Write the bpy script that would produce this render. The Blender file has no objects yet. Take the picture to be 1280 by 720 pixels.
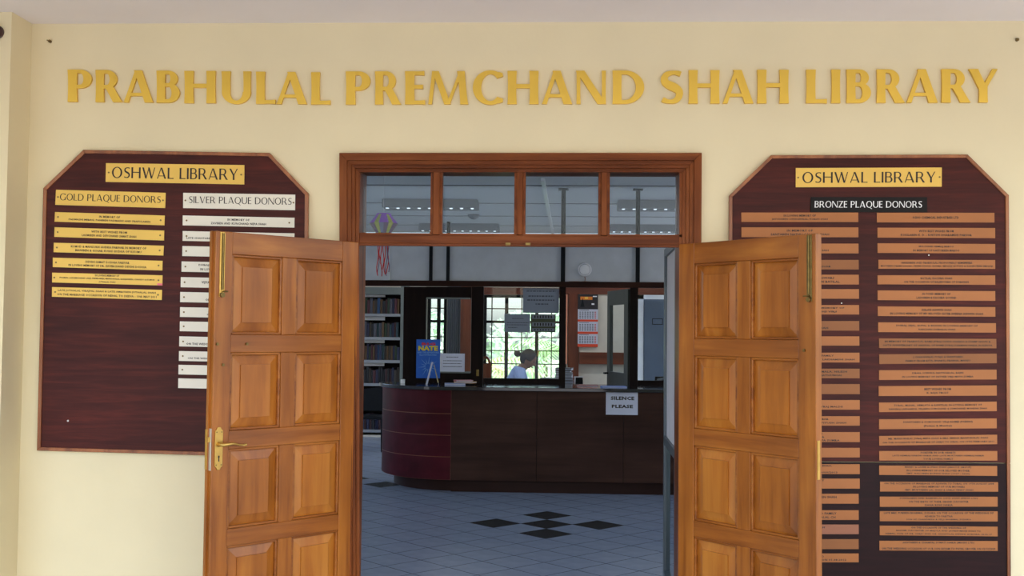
import bpy, bmesh, math, random
from mathutils import Vector, Matrix
from mathutils.geometry import delaunay_2d_cdt
random.seed(7)
sc = bpy.context.scene
COL = sc.collection
PI = math.pi

# ------------------------------------------------------------------ camera
F, PSI, PIT, ROLL = 1350.0, 0.0445, math.atan(55/1350.0), 0.0097
CP = Vector((0, -5.74, 1.57))
fw = Vector((-math.sin(PSI)*math.cos(PIT), math.cos(PSI)*math.cos(PIT), math.sin(PIT)))
_r0 = Vector((math.cos(PSI), math.sin(PSI), 0)); _u0 = _r0.cross(fw)
rt = _r0*math.cos(ROLL) + _u0*math.sin(ROLL)
up = _u0*math.cos(ROLL) - _r0*math.sin(ROLL)
cd = bpy.data.cameras.new('camera'); cam = bpy.data.objects.new('camera', cd); COL.objects.link(cam)
cd.sensor_width = 36; cd.lens = F*36/1280; cd.clip_start = 0.05; cd.clip_end = 300
cam.matrix_world = Matrix(((rt.x, up.x, -fw.x, CP.x), (rt.y, up.y, -fw.y, CP.y), (rt.z, up.z, -fw.z, CP.z), (0, 0, 0, 1)))
sc.camera = cam

# ------------------------------------------------------------------ world, sun, lamps, exposure
world = bpy.data.worlds.new('sky'); sc.world = world; world.use_nodes = True
wn = world.node_tree.nodes; wl = world.node_tree.links
sky = wn.new('ShaderNodeTexSky'); sky.sky_type = 'NISHITA'; sky.sun_disc = False
sky.sun_elevation = math.radians(58); sky.sun_rotation = math.radians(160); sky.air_density = 1.0; sky.dust_density = 3.0
wl.new(sky.outputs[0], wn['Background'].inputs[0]); wn['Background'].inputs[1].default_value = 0.85
sd = bpy.data.lights.new('sun', 'SUN'); sd.energy = 3.6; sd.angle = math.radians(1.0); sd.color = (1, .97, .92)
so = bpy.data.objects.new('sun', sd); COL.objects.link(so)
so.rotation_euler = (math.radians(-24), math.radians(-14), 0)      # high sun behind the viewer's roof edge
sc.view_settings.view_transform = 'Standard'; sc.view_settings.look = 'None'
sc.view_settings.gamma = 1.0; sc.view_settings.exposure = -0.22
sc.view_settings.use_curve_mapping = False
sc.cycles.max_bounces = 10; sc.cycles.transparent_max_bounces = 16; sc.cycles.diffuse_bounces = 6
sc.cycles.sample_clamp_indirect = 4.0

# ------------------------------------------------------------------ helpers
def ray(px, py): return fw + rt*((px-640)/F) + up*((360-py)/F)
def at(px, py, Y):
    d = ray(px, py); return CP + d*((Y-CP.y)/d.y)
def fl(px, py, z=0.0):
    d = ray(px, py); return CP + d*((z-CP.z)/d.z)
def prj(p):
    v = Vector(p)-CP; z = v.dot(fw); return 640+F*v.dot(rt)/z, 360-F*v.dot(up)/z

def S(c):  # sRGB 0-255 to linear
    return tuple((x/255/12.92 if x/255 <= .04045 else ((x/255+.055)/1.055)**2.4) for x in c)
def mat(name, rgb, rough=.6, metal=0.0, var=0.06, scale=6.0, bump=0.0, coat=0.0, spec=.5, emit=None, bscale=None):
    m = bpy.data.materials.new(name); m.use_nodes = True
    nt = m.node_tree; n = nt.nodes; b = n['Principled BSDF']
    tc = n.new('ShaderNodeTexCoord'); ns = n.new('ShaderNodeTexNoise'); ns.inputs['Scale'].default_value = scale; ns.inputs['Detail'].default_value = 4
    nt.links.new(tc.outputs['Object'], ns.inputs['Vector'])
    r = n.new('ShaderNodeValToRGB'); c = S(rgb)
    r.color_ramp.elements[0].position = .3; r.color_ramp.elements[1].position = .7
    r.color_ramp.elements[0].color = (*[max(0, x*(1-var)) for x in c], 1); r.color_ramp.elements[1].color = (*[min(1, x*(1+var)) for x in c], 1)
    nt.links.new(ns.outputs['Fac'], r.inputs['Fac']); nt.links.new(r.outputs['Color'], b.inputs['Base Color'])
    b.inputs['Roughness'].default_value = rough; b.inputs['Metallic'].default_value = metal
    b.inputs['Coat Weight'].default_value = coat; b.inputs['Coat Roughness'].default_value = .12
    b.inputs['Specular IOR Level'].default_value = spec
    if bump:
        n2 = n.new('ShaderNodeTexNoise'); n2.inputs['Scale'].default_value = bscale or scale*8; n2.inputs['Detail'].default_value = 5
        nt.links.new(tc.outputs['Object'], n2.inputs['Vector'])
        bp = n.new('ShaderNodeBump'); bp.inputs['Strength'].default_value = bump; bp.inputs['Distance'].default_value = .01
        nt.links.new(n2.outputs['Fac'], bp.inputs['Height']); nt.links.new(bp.outputs['Normal'], b.inputs['Normal'])
    if emit:
        b.inputs['Emission Color'].default_value = (*S(emit[0]), 1); b.inputs['Emission Strength'].default_value = emit[1]
    return m
def wood(name, cols, axis='Z', rough=.35, stretch=14.0, coat=.3, fine=1.0, spec=.4, contrast=(.32, .5, .68)):
    m = bpy.data.materials.new(name); m.use_nodes = True
    nt = m.node_tree; n = nt.nodes; b = n['Principled BSDF']
    tc = n.new('ShaderNodeTexCoord'); mp = n.new('ShaderNodeMapping')
    s = [stretch]*3; s['XYZ'.index(axis)] = stretch/14.0
    mp.inputs['Scale'].default_value = s
    nt.links.new(tc.outputs['Object'], mp.inputs['Vector'])
    a = n.new('ShaderNodeTexNoise'); a.inputs['Scale'].default_value = .9*fine; a.inputs['Detail'].default_value = 7; a.inputs['Roughness'].default_value = .62; a.inputs['Distortion'].default_value = .4
    nt.links.new(mp.outputs[0], a.inputs['Vector'])
    r = n.new('ShaderNodeValToRGB'); e = r.color_ramp.elements
    e[0].position = contrast[0]; e[1].position = contrast[2]; e[0].color = (*S(cols[0]), 1); e[1].color = (*S(cols[2]), 1)
    k = e.new(contrast[1]); k.color = (*S(cols[1]), 1)
    nt.links.new(a.outputs['Fac'], r.inputs['Fac'])
    g = n.new('ShaderNodeTexNoise'); g.inputs['Scale'].default_value = 2.2; g.inputs['Detail'].default_value = 2
    nt.links.new(tc.outputs['Object'], g.inputs['Vector'])
    mx = n.new('ShaderNodeMix'); mx.data_type = 'RGBA'; mx.blend_type = 'MULTIPLY'; mx.inputs['Factor'].default_value = .55
    gr = n.new('ShaderNodeValToRGB'); gr.color_ramp.elements[0].position = .35; gr.color_ramp.elements[0].color = (.62, .58, .55, 1); gr.color_ramp.elements[1].position = .6; gr.color_ramp.elements[1].color = (1, 1, 1, 1)
    nt.links.new(g.outputs['Fac'], gr.inputs['Fac'])
    nt.links.new(r.outputs['Color'], mx.inputs[6]); nt.links.new(gr.outputs['Color'], mx.inputs[7]); nt.links.new(mx.outputs[2], b.inputs['Base Color'])
    b.inputs['Roughness'].default_value = rough; b.inputs['Coat Weight'].default_value = coat; b.inputs['Coat Roughness'].default_value = .22; b.inputs['Specular IOR Level'].default_value = spec
    bp = n.new('ShaderNodeBump'); bp.inputs['Strength'].default_value = .12; bp.inputs['Distance'].default_value = .004
    nt.links.new(a.outputs['Fac'], bp.inputs['Height']); nt.links.new(bp.outputs['Normal'], b.inputs['Normal'])
    return m
def glassm(name, tint=(.93, .96, .97), refl=.09, rough=.02):
    m = bpy.data.materials.new(name); m.use_nodes = True
    nt = m.node_tree; n = nt.nodes; n.remove(n['Principled BSDF'])
    t = n.new('ShaderNodeBsdfTransparent'); t.inputs[0].default_value = (*tint, 1)
    g = n.new('ShaderNodeBsdfGlossy'); g.inputs['Roughness'].default_value = rough
    mx = n.new('ShaderNodeMixShader'); mx.inputs[0].default_value = refl
    nt.links.new(t.outputs[0], mx.inputs[1]); nt.links.new(g.outputs[0], mx.inputs[2]); nt.links.new(mx.outputs[0], n['Material Output'].inputs[0])
    return m
def paperm(name, rgb, trans=.45):
    m = mat(name, rgb, .7); nt = m.node_tree; n = nt.nodes; b = n['Principled BSDF']
    t = n.new('ShaderNodeBsdfTranslucent'); t.inputs[0].default_value = (*S(rgb), 1)
    mx = n.new('ShaderNodeMixShader'); mx.inputs[0].default_value = trans
    nt.links.new(b.outputs[0], mx.inputs[1]); nt.links.new(t.outputs[0], mx.inputs[2]); nt.links.new(mx.outputs[0], n['Material Output'].inputs[0])
    return m

class MB:
    def __init__(s): s.v = []; s.f = []; s.sm = []
    def add(s, vs, fs, smooth=False):
        o = len(s.v); s.v += [tuple(v) for v in vs]; s.f += [[i+o for i in f] for f in fs]; s.sm += [smooth]*len(fs); return s
    def hexa(s, p, smooth=False):  # p: 4 front (ccw) + 4 back
        return s.add(p, [(0, 1, 2, 3), (7, 6, 5, 4), (0, 4, 5, 1), (1, 5, 6, 2), (2, 6, 7, 3), (3, 7, 4, 0)])
    def box(s, x0, x1, y0, y1, z0, z1):
        return s.hexa([(x0, y0, z0), (x1, y0, z0), (x1, y0, z1), (x0, y0, z1), (x0, y1, z0), (x1, y1, z0), (x1, y1, z1), (x0, y1, z1)])
    def tube(s, pts, r, n=8, cap=True):
        pts = [Vector(p) for p in pts]; rs = r if isinstance(r, (list, tuple)) else [r]*len(pts)
        rings = []
        for i, p in enumerate(pts):
            d = (pts[min(i+1, len(pts)-1)]-pts[max(i-1, 0)]).normalized()
            a = d.orthogonal().normalized() if i == 0 else (la - d*la.dot(d)).normalized()
            la = a; b = d.cross(a)
            rings.append([p+(a*math.cos(2*PI*k/n)+b*math.sin(2*PI*k/n))*rs[i] for k in range(n)])
        vs = [v for q in rings for v in q]; fs = []
        for i in range(len(rings)-1):
            for k in range(n): fs.append((i*n+k, i*n+(k+1) % n, (i+1)*n+(k+1) % n, (i+1)*n+k))
        s.add(vs, fs, True)
        if cap: s.add(rings[0], [tuple(range(n))[::-1]]); s.add(rings[-1], [tuple(range(n))])
        return s
    def lathe(s, c, prof, n=20, axis='Z', smooth=True):  # prof (r, h)
        vs = []
        for r, h in prof:
            for k in range(n):
                a = 2*PI*k/n; q = (r*math.cos(a), r*math.sin(a), h)
                if axis == 'Y': q = (q[0], q[2], q[1])
                vs.append((c[0]+q[0], c[1]+q[1], c[2]+q[2]))
        fs = [(i*n+k, i*n+(k+1) % n, (i+1)*n+(k+1) % n, (i+1)*n+k) for i in range(len(prof)-1) for k in range(n)]
        fs += [tuple(range(n))[::-1], tuple(range((len(prof)-1)*n, len(prof)*n))]
        return s.add(vs, fs, smooth)
    def prism(s, poly, y0, y1):  # poly: list of (x, z)
        n = len(poly)
        vs = [(x, y0, z) for x, z in poly]+[(x, y1, z) for x, z in poly]
        return s.add(vs, [tuple(range(n)), tuple(range(n, 2*n))[::-1]]+[(i, n+i, n+(i+1) % n, (i+1) % n) for i in range(n)])
    def mesh(s, name, m):
        me = bpy.data.meshes.new(name); me.from_pydata(s.v, [], s.f)
        for p, q in zip(me.polygons, s.sm): p.use_smooth = q
        bm = bmesh.new(); bm.from_mesh(me); bmesh.ops.recalc_face_normals(bm, faces=bm.faces); bm.to_mesh(me); bm.free()
        if m: me.materials.append(m)
        return me
    def build(s, name, m, parent=None, bevel=0, **kw):
        o = bpy.data.objects.new(name, s.mesh(name, m)); COL.objects.link(o)
        if parent: o.parent = parent
        if bevel:
            b = o.modifiers.new('bevel', 'BEVEL'); b.width = bevel; b.segments = 2; b.limit_method = 'ANGLE'
        return tag(o, **kw)
def tag(o, label=None, cat=None, group=None, kind=None):
    if label: o['label'] = label
    if cat: o['category'] = cat
    if group: o['group'] = group
    if kind: o['kind'] = kind
    return o
def empty(name, loc=(0, 0, 0), rz=0, **kw):
    o = bpy.data.objects.new(name, None); COL.objects.link(o); o.location = loc; o.rotation_euler.z = rz; o.empty_display_size = .1
    return tag(o, **kw)
def inst(name, me, parent=None, loc=(0, 0, 0), **kw):
    o = bpy.data.objects.new(name, me); COL.objects.link(o); o.location = loc
    if parent: o.parent = parent
    return tag(o, **kw)
def box(name, m, x0, x1, y0, y1, z0, z1, parent=None, bevel=0, **kw):
    return MB().box(x0, x1, y0, y1, z0, z1).build(name, m, parent, bevel, **kw)

# ------------------------------------------------------------------ materials
M = dict(
    wall=mat('cream_plaster', (231, 217, 176), .75, var=.035, scale=1.6, bump=.05, bscale=60),
    wallin=mat('grey_white_plaster', (238, 241, 245), .8, var=.03, scale=2),
    ceil=mat('porch_ceiling_paint', (240, 234, 230), .85, var=.02, scale=2),
    ceilin=mat('ceiling_board', (232, 235, 238), .8, var=.03),
    joint=mat('ceiling_joint', (30, 33, 38), .8),
    tile=mat('pale_floor_tile', (158, 168, 186), .22, var=.08, scale=9, spec=.5),
    tiledark=mat('dark_green_tile', (48, 56, 56), .25, var=.1),
    grout=mat('grout', (34, 38, 44), .95, spec=.05),
    paving=mat('paving', (140, 136, 130), .85, var=.1, scale=.6),
    porchfloor=mat('porch_floor', (186, 184, 182), .6, var=.08, scale=2),
    leafv=wood('varnished_wood_upright', ((134, 72, 18), (168, 98, 30), (188, 118, 44)), 'Z', coat=.35, spec=.3),
    leafh=wood('varnished_wood_level', ((128, 68, 18), (160, 92, 30), (180, 112, 42)), 'X', coat=.35, spec=.3),
    leafp=wood('varnished_wood_panel', ((144, 80, 20), (176, 104, 32), (194, 124, 46)), 'Z', fine=.7, coat=.35, spec=.3),
    framev=wood('frame_wood_upright', ((88, 42, 15), (120, 62, 25), (144, 82, 40)), 'Z', coat=0, spec=.12),
    frameh=wood('frame_wood_level', ((84, 40, 15), (114, 58, 25), (138, 78, 38)), 'X', coat=0, spec=.12),
    mahog=wood('mahogany_board', ((48, 18, 15), (72, 28, 22), (98, 38, 28)), 'X', rough=.42, stretch=26, coat=0, fine=1.4, spec=.16, contrast=(.2, .5, .8)),
    mahog2=wood('dark_mahogany_board', ((24, 10, 10), (36, 14, 14), (46, 19, 18)), 'X', rough=.42, stretch=26, coat=0, fine=1.4, spec=.16, contrast=(.2, .5, .8)),
    trimw=wood('board_trim_wood', ((118, 62, 26), (150, 86, 40), (176, 108, 56)), 'Z', rough=.4),
    gold=mat('brushed_gold', (232, 194, 82), .36, .75, var=.05, scale=3),
    goldp=mat('gold_plaque', (220, 180, 84), .42, .35, var=.05, scale=4),
    silvp=mat('silver_plaque', (222, 216, 198), .42, .2, var=.04, scale=4),
    copp=mat('copper_plaque', (160, 98, 46), .42, .25, var=.07, scale=3),
    copp2=mat('dull_copper_plaque', (138, 84, 38), .45, .25, var=.07, scale=3),
    copp3=mat('pinkish_copper_plaque', (148, 94, 66), .42, .25, var=.07, scale=3),
    blackp=mat('black_plaque', (30, 26, 24), .5, spec=.15),
    ink=mat('black_ink', (38, 26, 16), .6), whiteink=mat('white_ink', (235, 235, 232), .6), greyink=mat('grey_ink', (96, 98, 106), .7),
    brass=mat('brass', (202, 164, 88), .3, .9, var=.1, scale=30), dbrass=mat('tarnished_brass', (124, 104, 58), .4, .8, var=.2, scale=40),
    steel=mat('steel', (205, 205, 200), .3, .8), screw=mat('screw_metal', (120, 100, 60), .4, .7),
    darkw=wood('dark_partition_wood', ((20, 12, 11), (28, 17, 15), (36, 22, 19)), 'Z', rough=.5, coat=0, spec=.1),
    beam=wood('brown_beam', ((40, 22, 17), (54, 30, 22), (68, 38, 28)), 'X', rough=.5, coat=0, spec=.12),
    offw=wood('office_trim_wood', ((88, 40, 22), (112, 54, 30), (130, 66, 38)), 'Z', rough=.4, coat=.2),
    offwh=wood('office_rail_wood', ((88, 40, 22), (112, 54, 30), (130, 66, 38)), 'X', rough=.4, coat=.2),
    counter=wood('counter_laminate', ((52, 34, 28), (64, 42, 34), (74, 50, 40)), 'X', rough=.55, coat=0, stretch=10, spec=.1),
    counterred=wood('counter_maroon_laminate', ((62, 14, 22), (74, 18, 28), (84, 24, 34)), 'X', rough=.5, coat=0, stretch=6, spec=.12),
    plinth=mat('counter_plinth', (46, 24, 18), .5, spec=.15), toph=mat('black_granite', (26, 28, 34), .06, var=.3, scale=60, coat=.5),
    groove=mat('groove_line', (120, 62, 30), .4),
    black=mat('black_metal', (24, 26, 30), .5, spec=.15), alum=mat('grey_aluminium', (92, 100, 106), .38, .55), greendoor=mat('grey_green_paint', (62, 66, 62), .5),
    cream2=mat('office_wall_cream', (216, 208, 192), .8), panelw=mat('grey_white_panel', (212, 216, 222), .8), white=mat('white_plastic', (248, 248, 255), .4),
    shelf=mat('shelf_metal', (112, 118, 114), .5), glass=glassm('clear_glass', refl=.016), glassd=glassm('transom_glass', (.84, .87, .89), .011),
    milk=paperm('stained_white_sheet', (226, 222, 226), .3), paper=paperm('white_paper', (226, 228, 240), .3), sheet=paperm('film_sheet', (170, 176, 188), .5),
    olive=paperm('olive_paper', (92, 96, 70), .3), redp=mat('orange_red_print', (226, 74, 40), .6), bluep=mat('blue_print', (24, 96, 196), .5),
    yellow=mat('yellow_print', (232, 208, 40), .6), red=mat('red_print', (210, 44, 44), .6), paleblue=mat('pale_blue_print', (120, 170, 226), .6),
    lit=mat('lamp_tube', (240, 246, 255), .5, emit=((235, 244, 255), 1.6)), metalw=mat('white_lamp_metal', (150, 152, 156), .5),
    skin=mat('skin', (112, 74, 56), .55), hair=mat('black_hair', (26, 22, 22), .6, bump=.3), shirt=mat('pale_blue_shirt', (150, 170, 214), .8), navy=mat('navy_cloth', (34, 62, 120), .8),
    purple=mat('purple_foil', (196, 104, 250), .35), lime=mat('lime_foil', (220, 220, 96), .45), mauve=mat('mauve_foil', (140, 104, 134), .4), silver=mat('silver_foil', (210, 205, 225), .25, .6), tassel=mat('red_ribbon', (226, 40, 36), .5),
    curtain=mat('grey_curtain', (96, 98, 106), .9), frond=mat('palm_green', (170, 206, 140), .6, var=.25), frondy=mat('dry_palm', (226, 222, 160), .6, var=.2), leafg=mat('shrub_green', (206, 226, 196), .7, var=.35, scale=2), trunk=mat('trunk', (110, 92, 70), .9, bump=.5),
    lawn=mat('lawn', (190, 206, 160), .95, var=.2), noticeb=mat('grey_blue_cupboard', (92, 104, 122), .6), darkdome=mat('dark_fixture', (62, 30, 34), .4),
    deskw=wood('desk_wood', ((70, 46, 34), (92, 60, 44), (110, 74, 54)), 'X'),
)

# ------------------------------------------------------------------ building shell
WT = .2
XO0, XO1, ZO = at(430, 300, 0).x, at(872, 300, 0).x, at(640, 197, 0).z   # rough opening
w = empty('wall_front', kind='structure', label='cream plastered porch wall carrying the gold lettering and both donor boards')
w0 = box('wall_face', M['wall'], -2.905, XO0, 0, WT, 0, 3.234, w)
box('wall_face', M['wall'], XO1, 5.0, 0, WT, 0, 3.234, w); box('wall_face', M['wall'], XO0, XO1, 0, WT, ZO, 3.234, w)
xr = -2.905
MB().box(-3.9, xr, -.22, WT, 0, 3.234).build('wall_left', M['wall'], kind='structure', label='cream pier that steps forward at the left edge of the porch')
MB().box(-5.2, -3.9, -1.2, WT, 0, 3.234).build('wall_side', M['wall'], kind='structure')
MB().box(-5.2, 5.6, -6.5, WT, 3.234, 3.42).build('ceiling', M['ceil'], kind='structure', label='pale grey porch ceiling')
MB().box(-5.2, 5.6, -8.2, .0, -.12, 0).build('floor', M['porchfloor'], kind='structure')
MB().box(-60, 60, -70, -8.2, -.3, -.15).build('ground_front', M['paving'], kind='structure')
MB().box(5.6, 60, -8.2, 12, -.3, -.15).build('ground_side', M['paving'], kind='structure')
# library room
RX0, RX1, RY1, RZ = -6.0, 4.4, 11.0, 3.1
rf = MB().box(RX0-.2, RX1+.2, 0, RY1+.2, -.12, -.0015).build('floor', M['grout'], kind='structure', label='library floor of pale tiles laid diagonally with dark diamonds')
for nm, xa, xb in (('wall_room_left', RX0-.2, RX0), ('wall_room_right', RX1, RX1+.2)):   # side walls; two unseen openings added in each to let daylight in
    sw = empty(nm, kind='structure')
    box('wall_face', M['wallin'], xa, xb, WT, RY1+.2, -.006, 1.0, sw); box('wall_face', M['wallin'], xa, xb, WT, RY1+.2, 2.85, 3.4, sw)
    for ya, yb in ((WT, .9), (4.6, 6.4), (10.2, RY1+.2)): box('wall_face', M['wallin'], xa, xb, ya, yb, 1.0, 2.85, sw)
# ceiling panels with recessed joints
rc = MB().box(RX0, RX1, WT, RY1, RZ+.007, RZ+.2).build('ceiling', M['joint'], kind='structure', label='library ceiling of wide pale boards')
ys = [WT+.02, 1.55, 2.87, 4.18, 5.5, 7.08, 8.5, 9.75, 10.86]
for a, b in zip(ys, ys[1:]+[RY1]):
    if b-a > .05: box('ceiling_panel', M['ceilin'], RX0, RX1, a+.05, b-.05, RZ, RZ+.01, rc)
# back wall with windows
WX0, WX1, WZ0, WZ1 = at(604, 400, 11).x, at(708, 400, 11).x, at(650, 474, 11).z-.04, at(650, 369, 11).z
VX0, VX1 = at(534, 400, 11).x, at(558.5, 400, 11).x
bw = empty('wall_back', kind='structure', label='back wall of the office with barred windows')
for x0, x1, z0, z1 in ((RX0, VX0, -.006, 3.1), (VX1, WX0, -.006, 3.1), (WX1, RX1, -.006, 3.1), (VX0, VX1, -.006, WZ0), (VX0, VX1, WZ1, 3.1), (WX0, WX1, -.006, WZ0), (WX0, WX1, WZ1, 3.1)):
    box('wall_face', M['cream2'], x0, x1, 11, 11.2, z0, z1, bw)
def win(idx, x0, x1, cols, thick, label):
    o = empty('window_%d' % idx, (0, 0, 0), kind='structure', label=label)
    y0, y1 = 11.02, 11.09
    rows = [WZ0, at(650, 455, 11).z, at(650, 438.5, 11).z, at(650, 422, 11).z, at(650, 402.5, 11).z, at(650, 386, 11).z, WZ1]
    xs = [x0]+cols+[x1]
    MB().box(x0, x0+.05, y0, y1, WZ0, WZ1).box(x1-.05, x1, y0, y1, WZ0, WZ1).box(x0, x1, y0, y1, WZ0, WZ0+.04).box(x0, x1, y0, y1, WZ1-.04, WZ1).build('window_frame', M['black'], o)
    for c, t in zip(cols, thick):
        box('mullion' if t else 'glazing_bar', M['black'], c-(.026 if t else .008), c+(.026 if t else .008), y0+(0 if t else .015), y1-(0 if t else .015), WZ0, WZ1, o)
    for k, z in enumerate(rows[1:-1]):
        t = .02 if k == 3 else .008
        box('glazing_bar', M['black'], x0, x1, y0+.02, y1-.02, z-t, z+t, o)
    for i in range(len(xs)-1):
        for j in range(6):
            box('pane', M['glass'], xs[i]+.012, xs[i+1]-.012, 11.052, 11.056, rows[j]+.012, rows[j+1]-.012, o)
    return o
wo = win(1, WX0, WX1, [at(p, 400, 11).x for p in (614.6, 633, 652, 671, 689.5)], (0, 1, 0, 1, 0), 'barred office window behind the seated person, palms outside')
MB().tube([(at(672, 445, 11).x, 11.0, at(672, 445, 11).z), (at(673, 440, 11).x, 10.98, at(673, 438, 11).z)], .014, 8).build('window_catch', M['brass'], wo)
win(2, VX0, VX1, [at(548, 400, 11).x], (1,), 'narrow barred window seen through the office door glass')
# front wall inside is the same wall; garden behind
MB().box(-40, 40, 11.2, 60, -.3, -.1).build('ground_garden', M['lawn'], kind='structure')

# ------------------------------------------------------------------ floor tiles
TD = .423; tcx, tcy = -.096, 3.19
h = .2115-.0036
tme = MB().add([(0, -h, 0), (h, 0, 0), (0, h, 0), (-h, 0, 0), (0, -h, -.0015), (h, 0, -.0015), (0, h, -.0015), (-h, 0, -.0015)],
               [(0, 1, 2, 3), (0, 4, 5, 1), (1, 5, 6, 2), (2, 6, 7, 3), (3, 7, 4, 0)])
m1 = tme.mesh('tile', M['tile']); m2 = tme.mesh('tile', M['tiledark'])
for me in (m1, m2):                                                 # grouted edges
    me.materials.append(M['grout'])
    for p in me.polygons: p.material_index = 0 if p.normal.z > .9 or p.normal.z < -.9 else 1
rest = MB(); cnt = 0
dark = {(tcx, tcy)}
for mx_, my_ in ((0, 0), (-5, 5), (5, 5), (-5, -5)):
    for dx, dy in ((0, 0), (1, 0), (-1, 0), (0, 1), (0, -1)): dark.add((round(tcx+(mx_+dx)*TD, 3), round(tcy+(my_+dy)*TD, 3)))
for i in range(-34, 60):
    for j in range(-60, 34):
        x = tcx+(i+j)*TD/2; y = tcy+(i-j)*TD/2
        if not (RX0+.1 < x < RX1-.1 and .45 < y < 10.8): continue
        p = prj((x, y, 0)); dk = (round(x, 3), round(y, 3)) in dark
        if (425 < p[0] < 870 and 545 < p[1] < 745 and cnt < 295 and (y < 5.2 or p[0] < 500)) or dk:
            inst('tile', m2 if dk else m1, rf, (x, y, 0)); cnt += 1
        else:
            rest.add([(x, y-h, 0), (x+h, y, 0), (x, y+h, 0), (x-h, y, 0)], [(0, 1, 2, 3)])
rest.build('floor_tiles', M['tile'], rf, kind='stuff')

# ------------------------------------------------------------------ door case and transom window
def W(px, py, off=0.0): return at(px, py, -off)
def frame_quad(mb, pts, y0, y1):  # mitred member through 4 pixel corners on the wall plane
    q = [W(*p) for p in pts]
    mb.hexa([(p.x, y0, p.z) for p in q]+[(p.x, y1, p.z) for p in q])
dc = empty('trim_1', kind='structure', label='moulded varnished wooden architrave around the library doorway')
steps = [((425.6, 192.3, 876.3), 9.5, -.034), ((435.1, 201.8, 866.8), 5, -.026), ((440, 206.6, 861.8), 4.5, -.018), ((444.5, 211, 857.5), 4.5, -.008)]
lm, hm, rm = MB(), MB(), MB()
for (xl, yt, xr_), wd, y in steps:
    frame_quad(hm, [(xl, yt), (xr_, yt), (xr_-wd, yt+wd), (xl+wd, yt+wd)], y, .02)
    frame_quad(lm, [(xl, yt), (xl+wd, yt+wd), (xl+wd+1, 760), (xl+1, 760)], y, .02)
    frame_quad(rm, [(xr_-wd, yt+wd), (xr_, yt), (xr_-3, 760), (xr_-wd-3, 760)], y, .02)
hm.build('architrave_head', M['frameh'], dc, .002); lm.build('architrave_side', M['framev'], dc, .002); rm.build('architrave_side', M['framev'], dc, .002)
# jamb lining
jl, jr = -1.079, .629
box('jamb', M['framev'], jl-.06, jl, .0, WT, 0, 2.50, dc); box('jamb', M['framev'], jr, jr+.06, .0, WT, 0, 2.50, dc)
box('door_head', M['frameh'], jl, jr, .0, .10, W(640, 305).z, W(640, 294).z, dc, .003)
box('door_head_lip', M['frameh'], jl, jr, .0, .03, W(640, 308).z, W(640, 305).z, dc)
box('head_lining', M['frameh'], jl-.06, jr+.06, .02, WT, 2.43, 2.50, dc)
# transom window
tw = empty('window_3', kind='structure', label='four light transom window above the open doors')
ztop, zbot = W(640, 213.5).z, W(640, 293.5).z
mull = [(541.5, 549.5), (646.3, 653.4), (751.6, 758.8)]
for a, b in mull: box('mullion', M['framev'], W(a, 250).x, W(b, 250).x, -.006, .09, zbot, ztop+.03, tw, .003)
box('window_frame', M['frameh'], jl-.0, jr, .0, .09, ztop, ztop+.02, tw)
lights = [(449, 538), (553, 642.8), (657, 748), (762.3, 852.5)]
for a, b in lights:
    x0, x1 = W(a, 250).x, W(b, 250).x; t = .016
    bm_ = MB(); y0, y1 = .012, .05
    y0 = .0; g = .015
    for (xa, xb, za, zc_) in ((x0-g, x1+g, ztop, ztop+g), (x0-g, x1+g, zbot-g*.6, zbot+.007), (x0-g, x0, zbot, ztop), (x1, x1+g, zbot, ztop)):
        bm_.box(xa, xb, y0, y1, za, zc_)
    bm_.box(x0-g, x0-g+.005, -.004, .0, zbot, ztop).box(x1+g-.005, x1+g, -.004, 0, zbot, ztop)
    bm_.build('glazing_bead', M['frameh'], tw, .004)
    box('pane', M['glassd'], x0, x1, .058, .062, zbot, ztop, tw)
# brass keeps under the door head
for px in (635, 660): box('bolt_keep', M['dbrass'], W(px-3, 305).x, W(px+3, 305).x, -.008, .012, W(px, 306.5).z, W(px, 303.5).z, dc)

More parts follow.
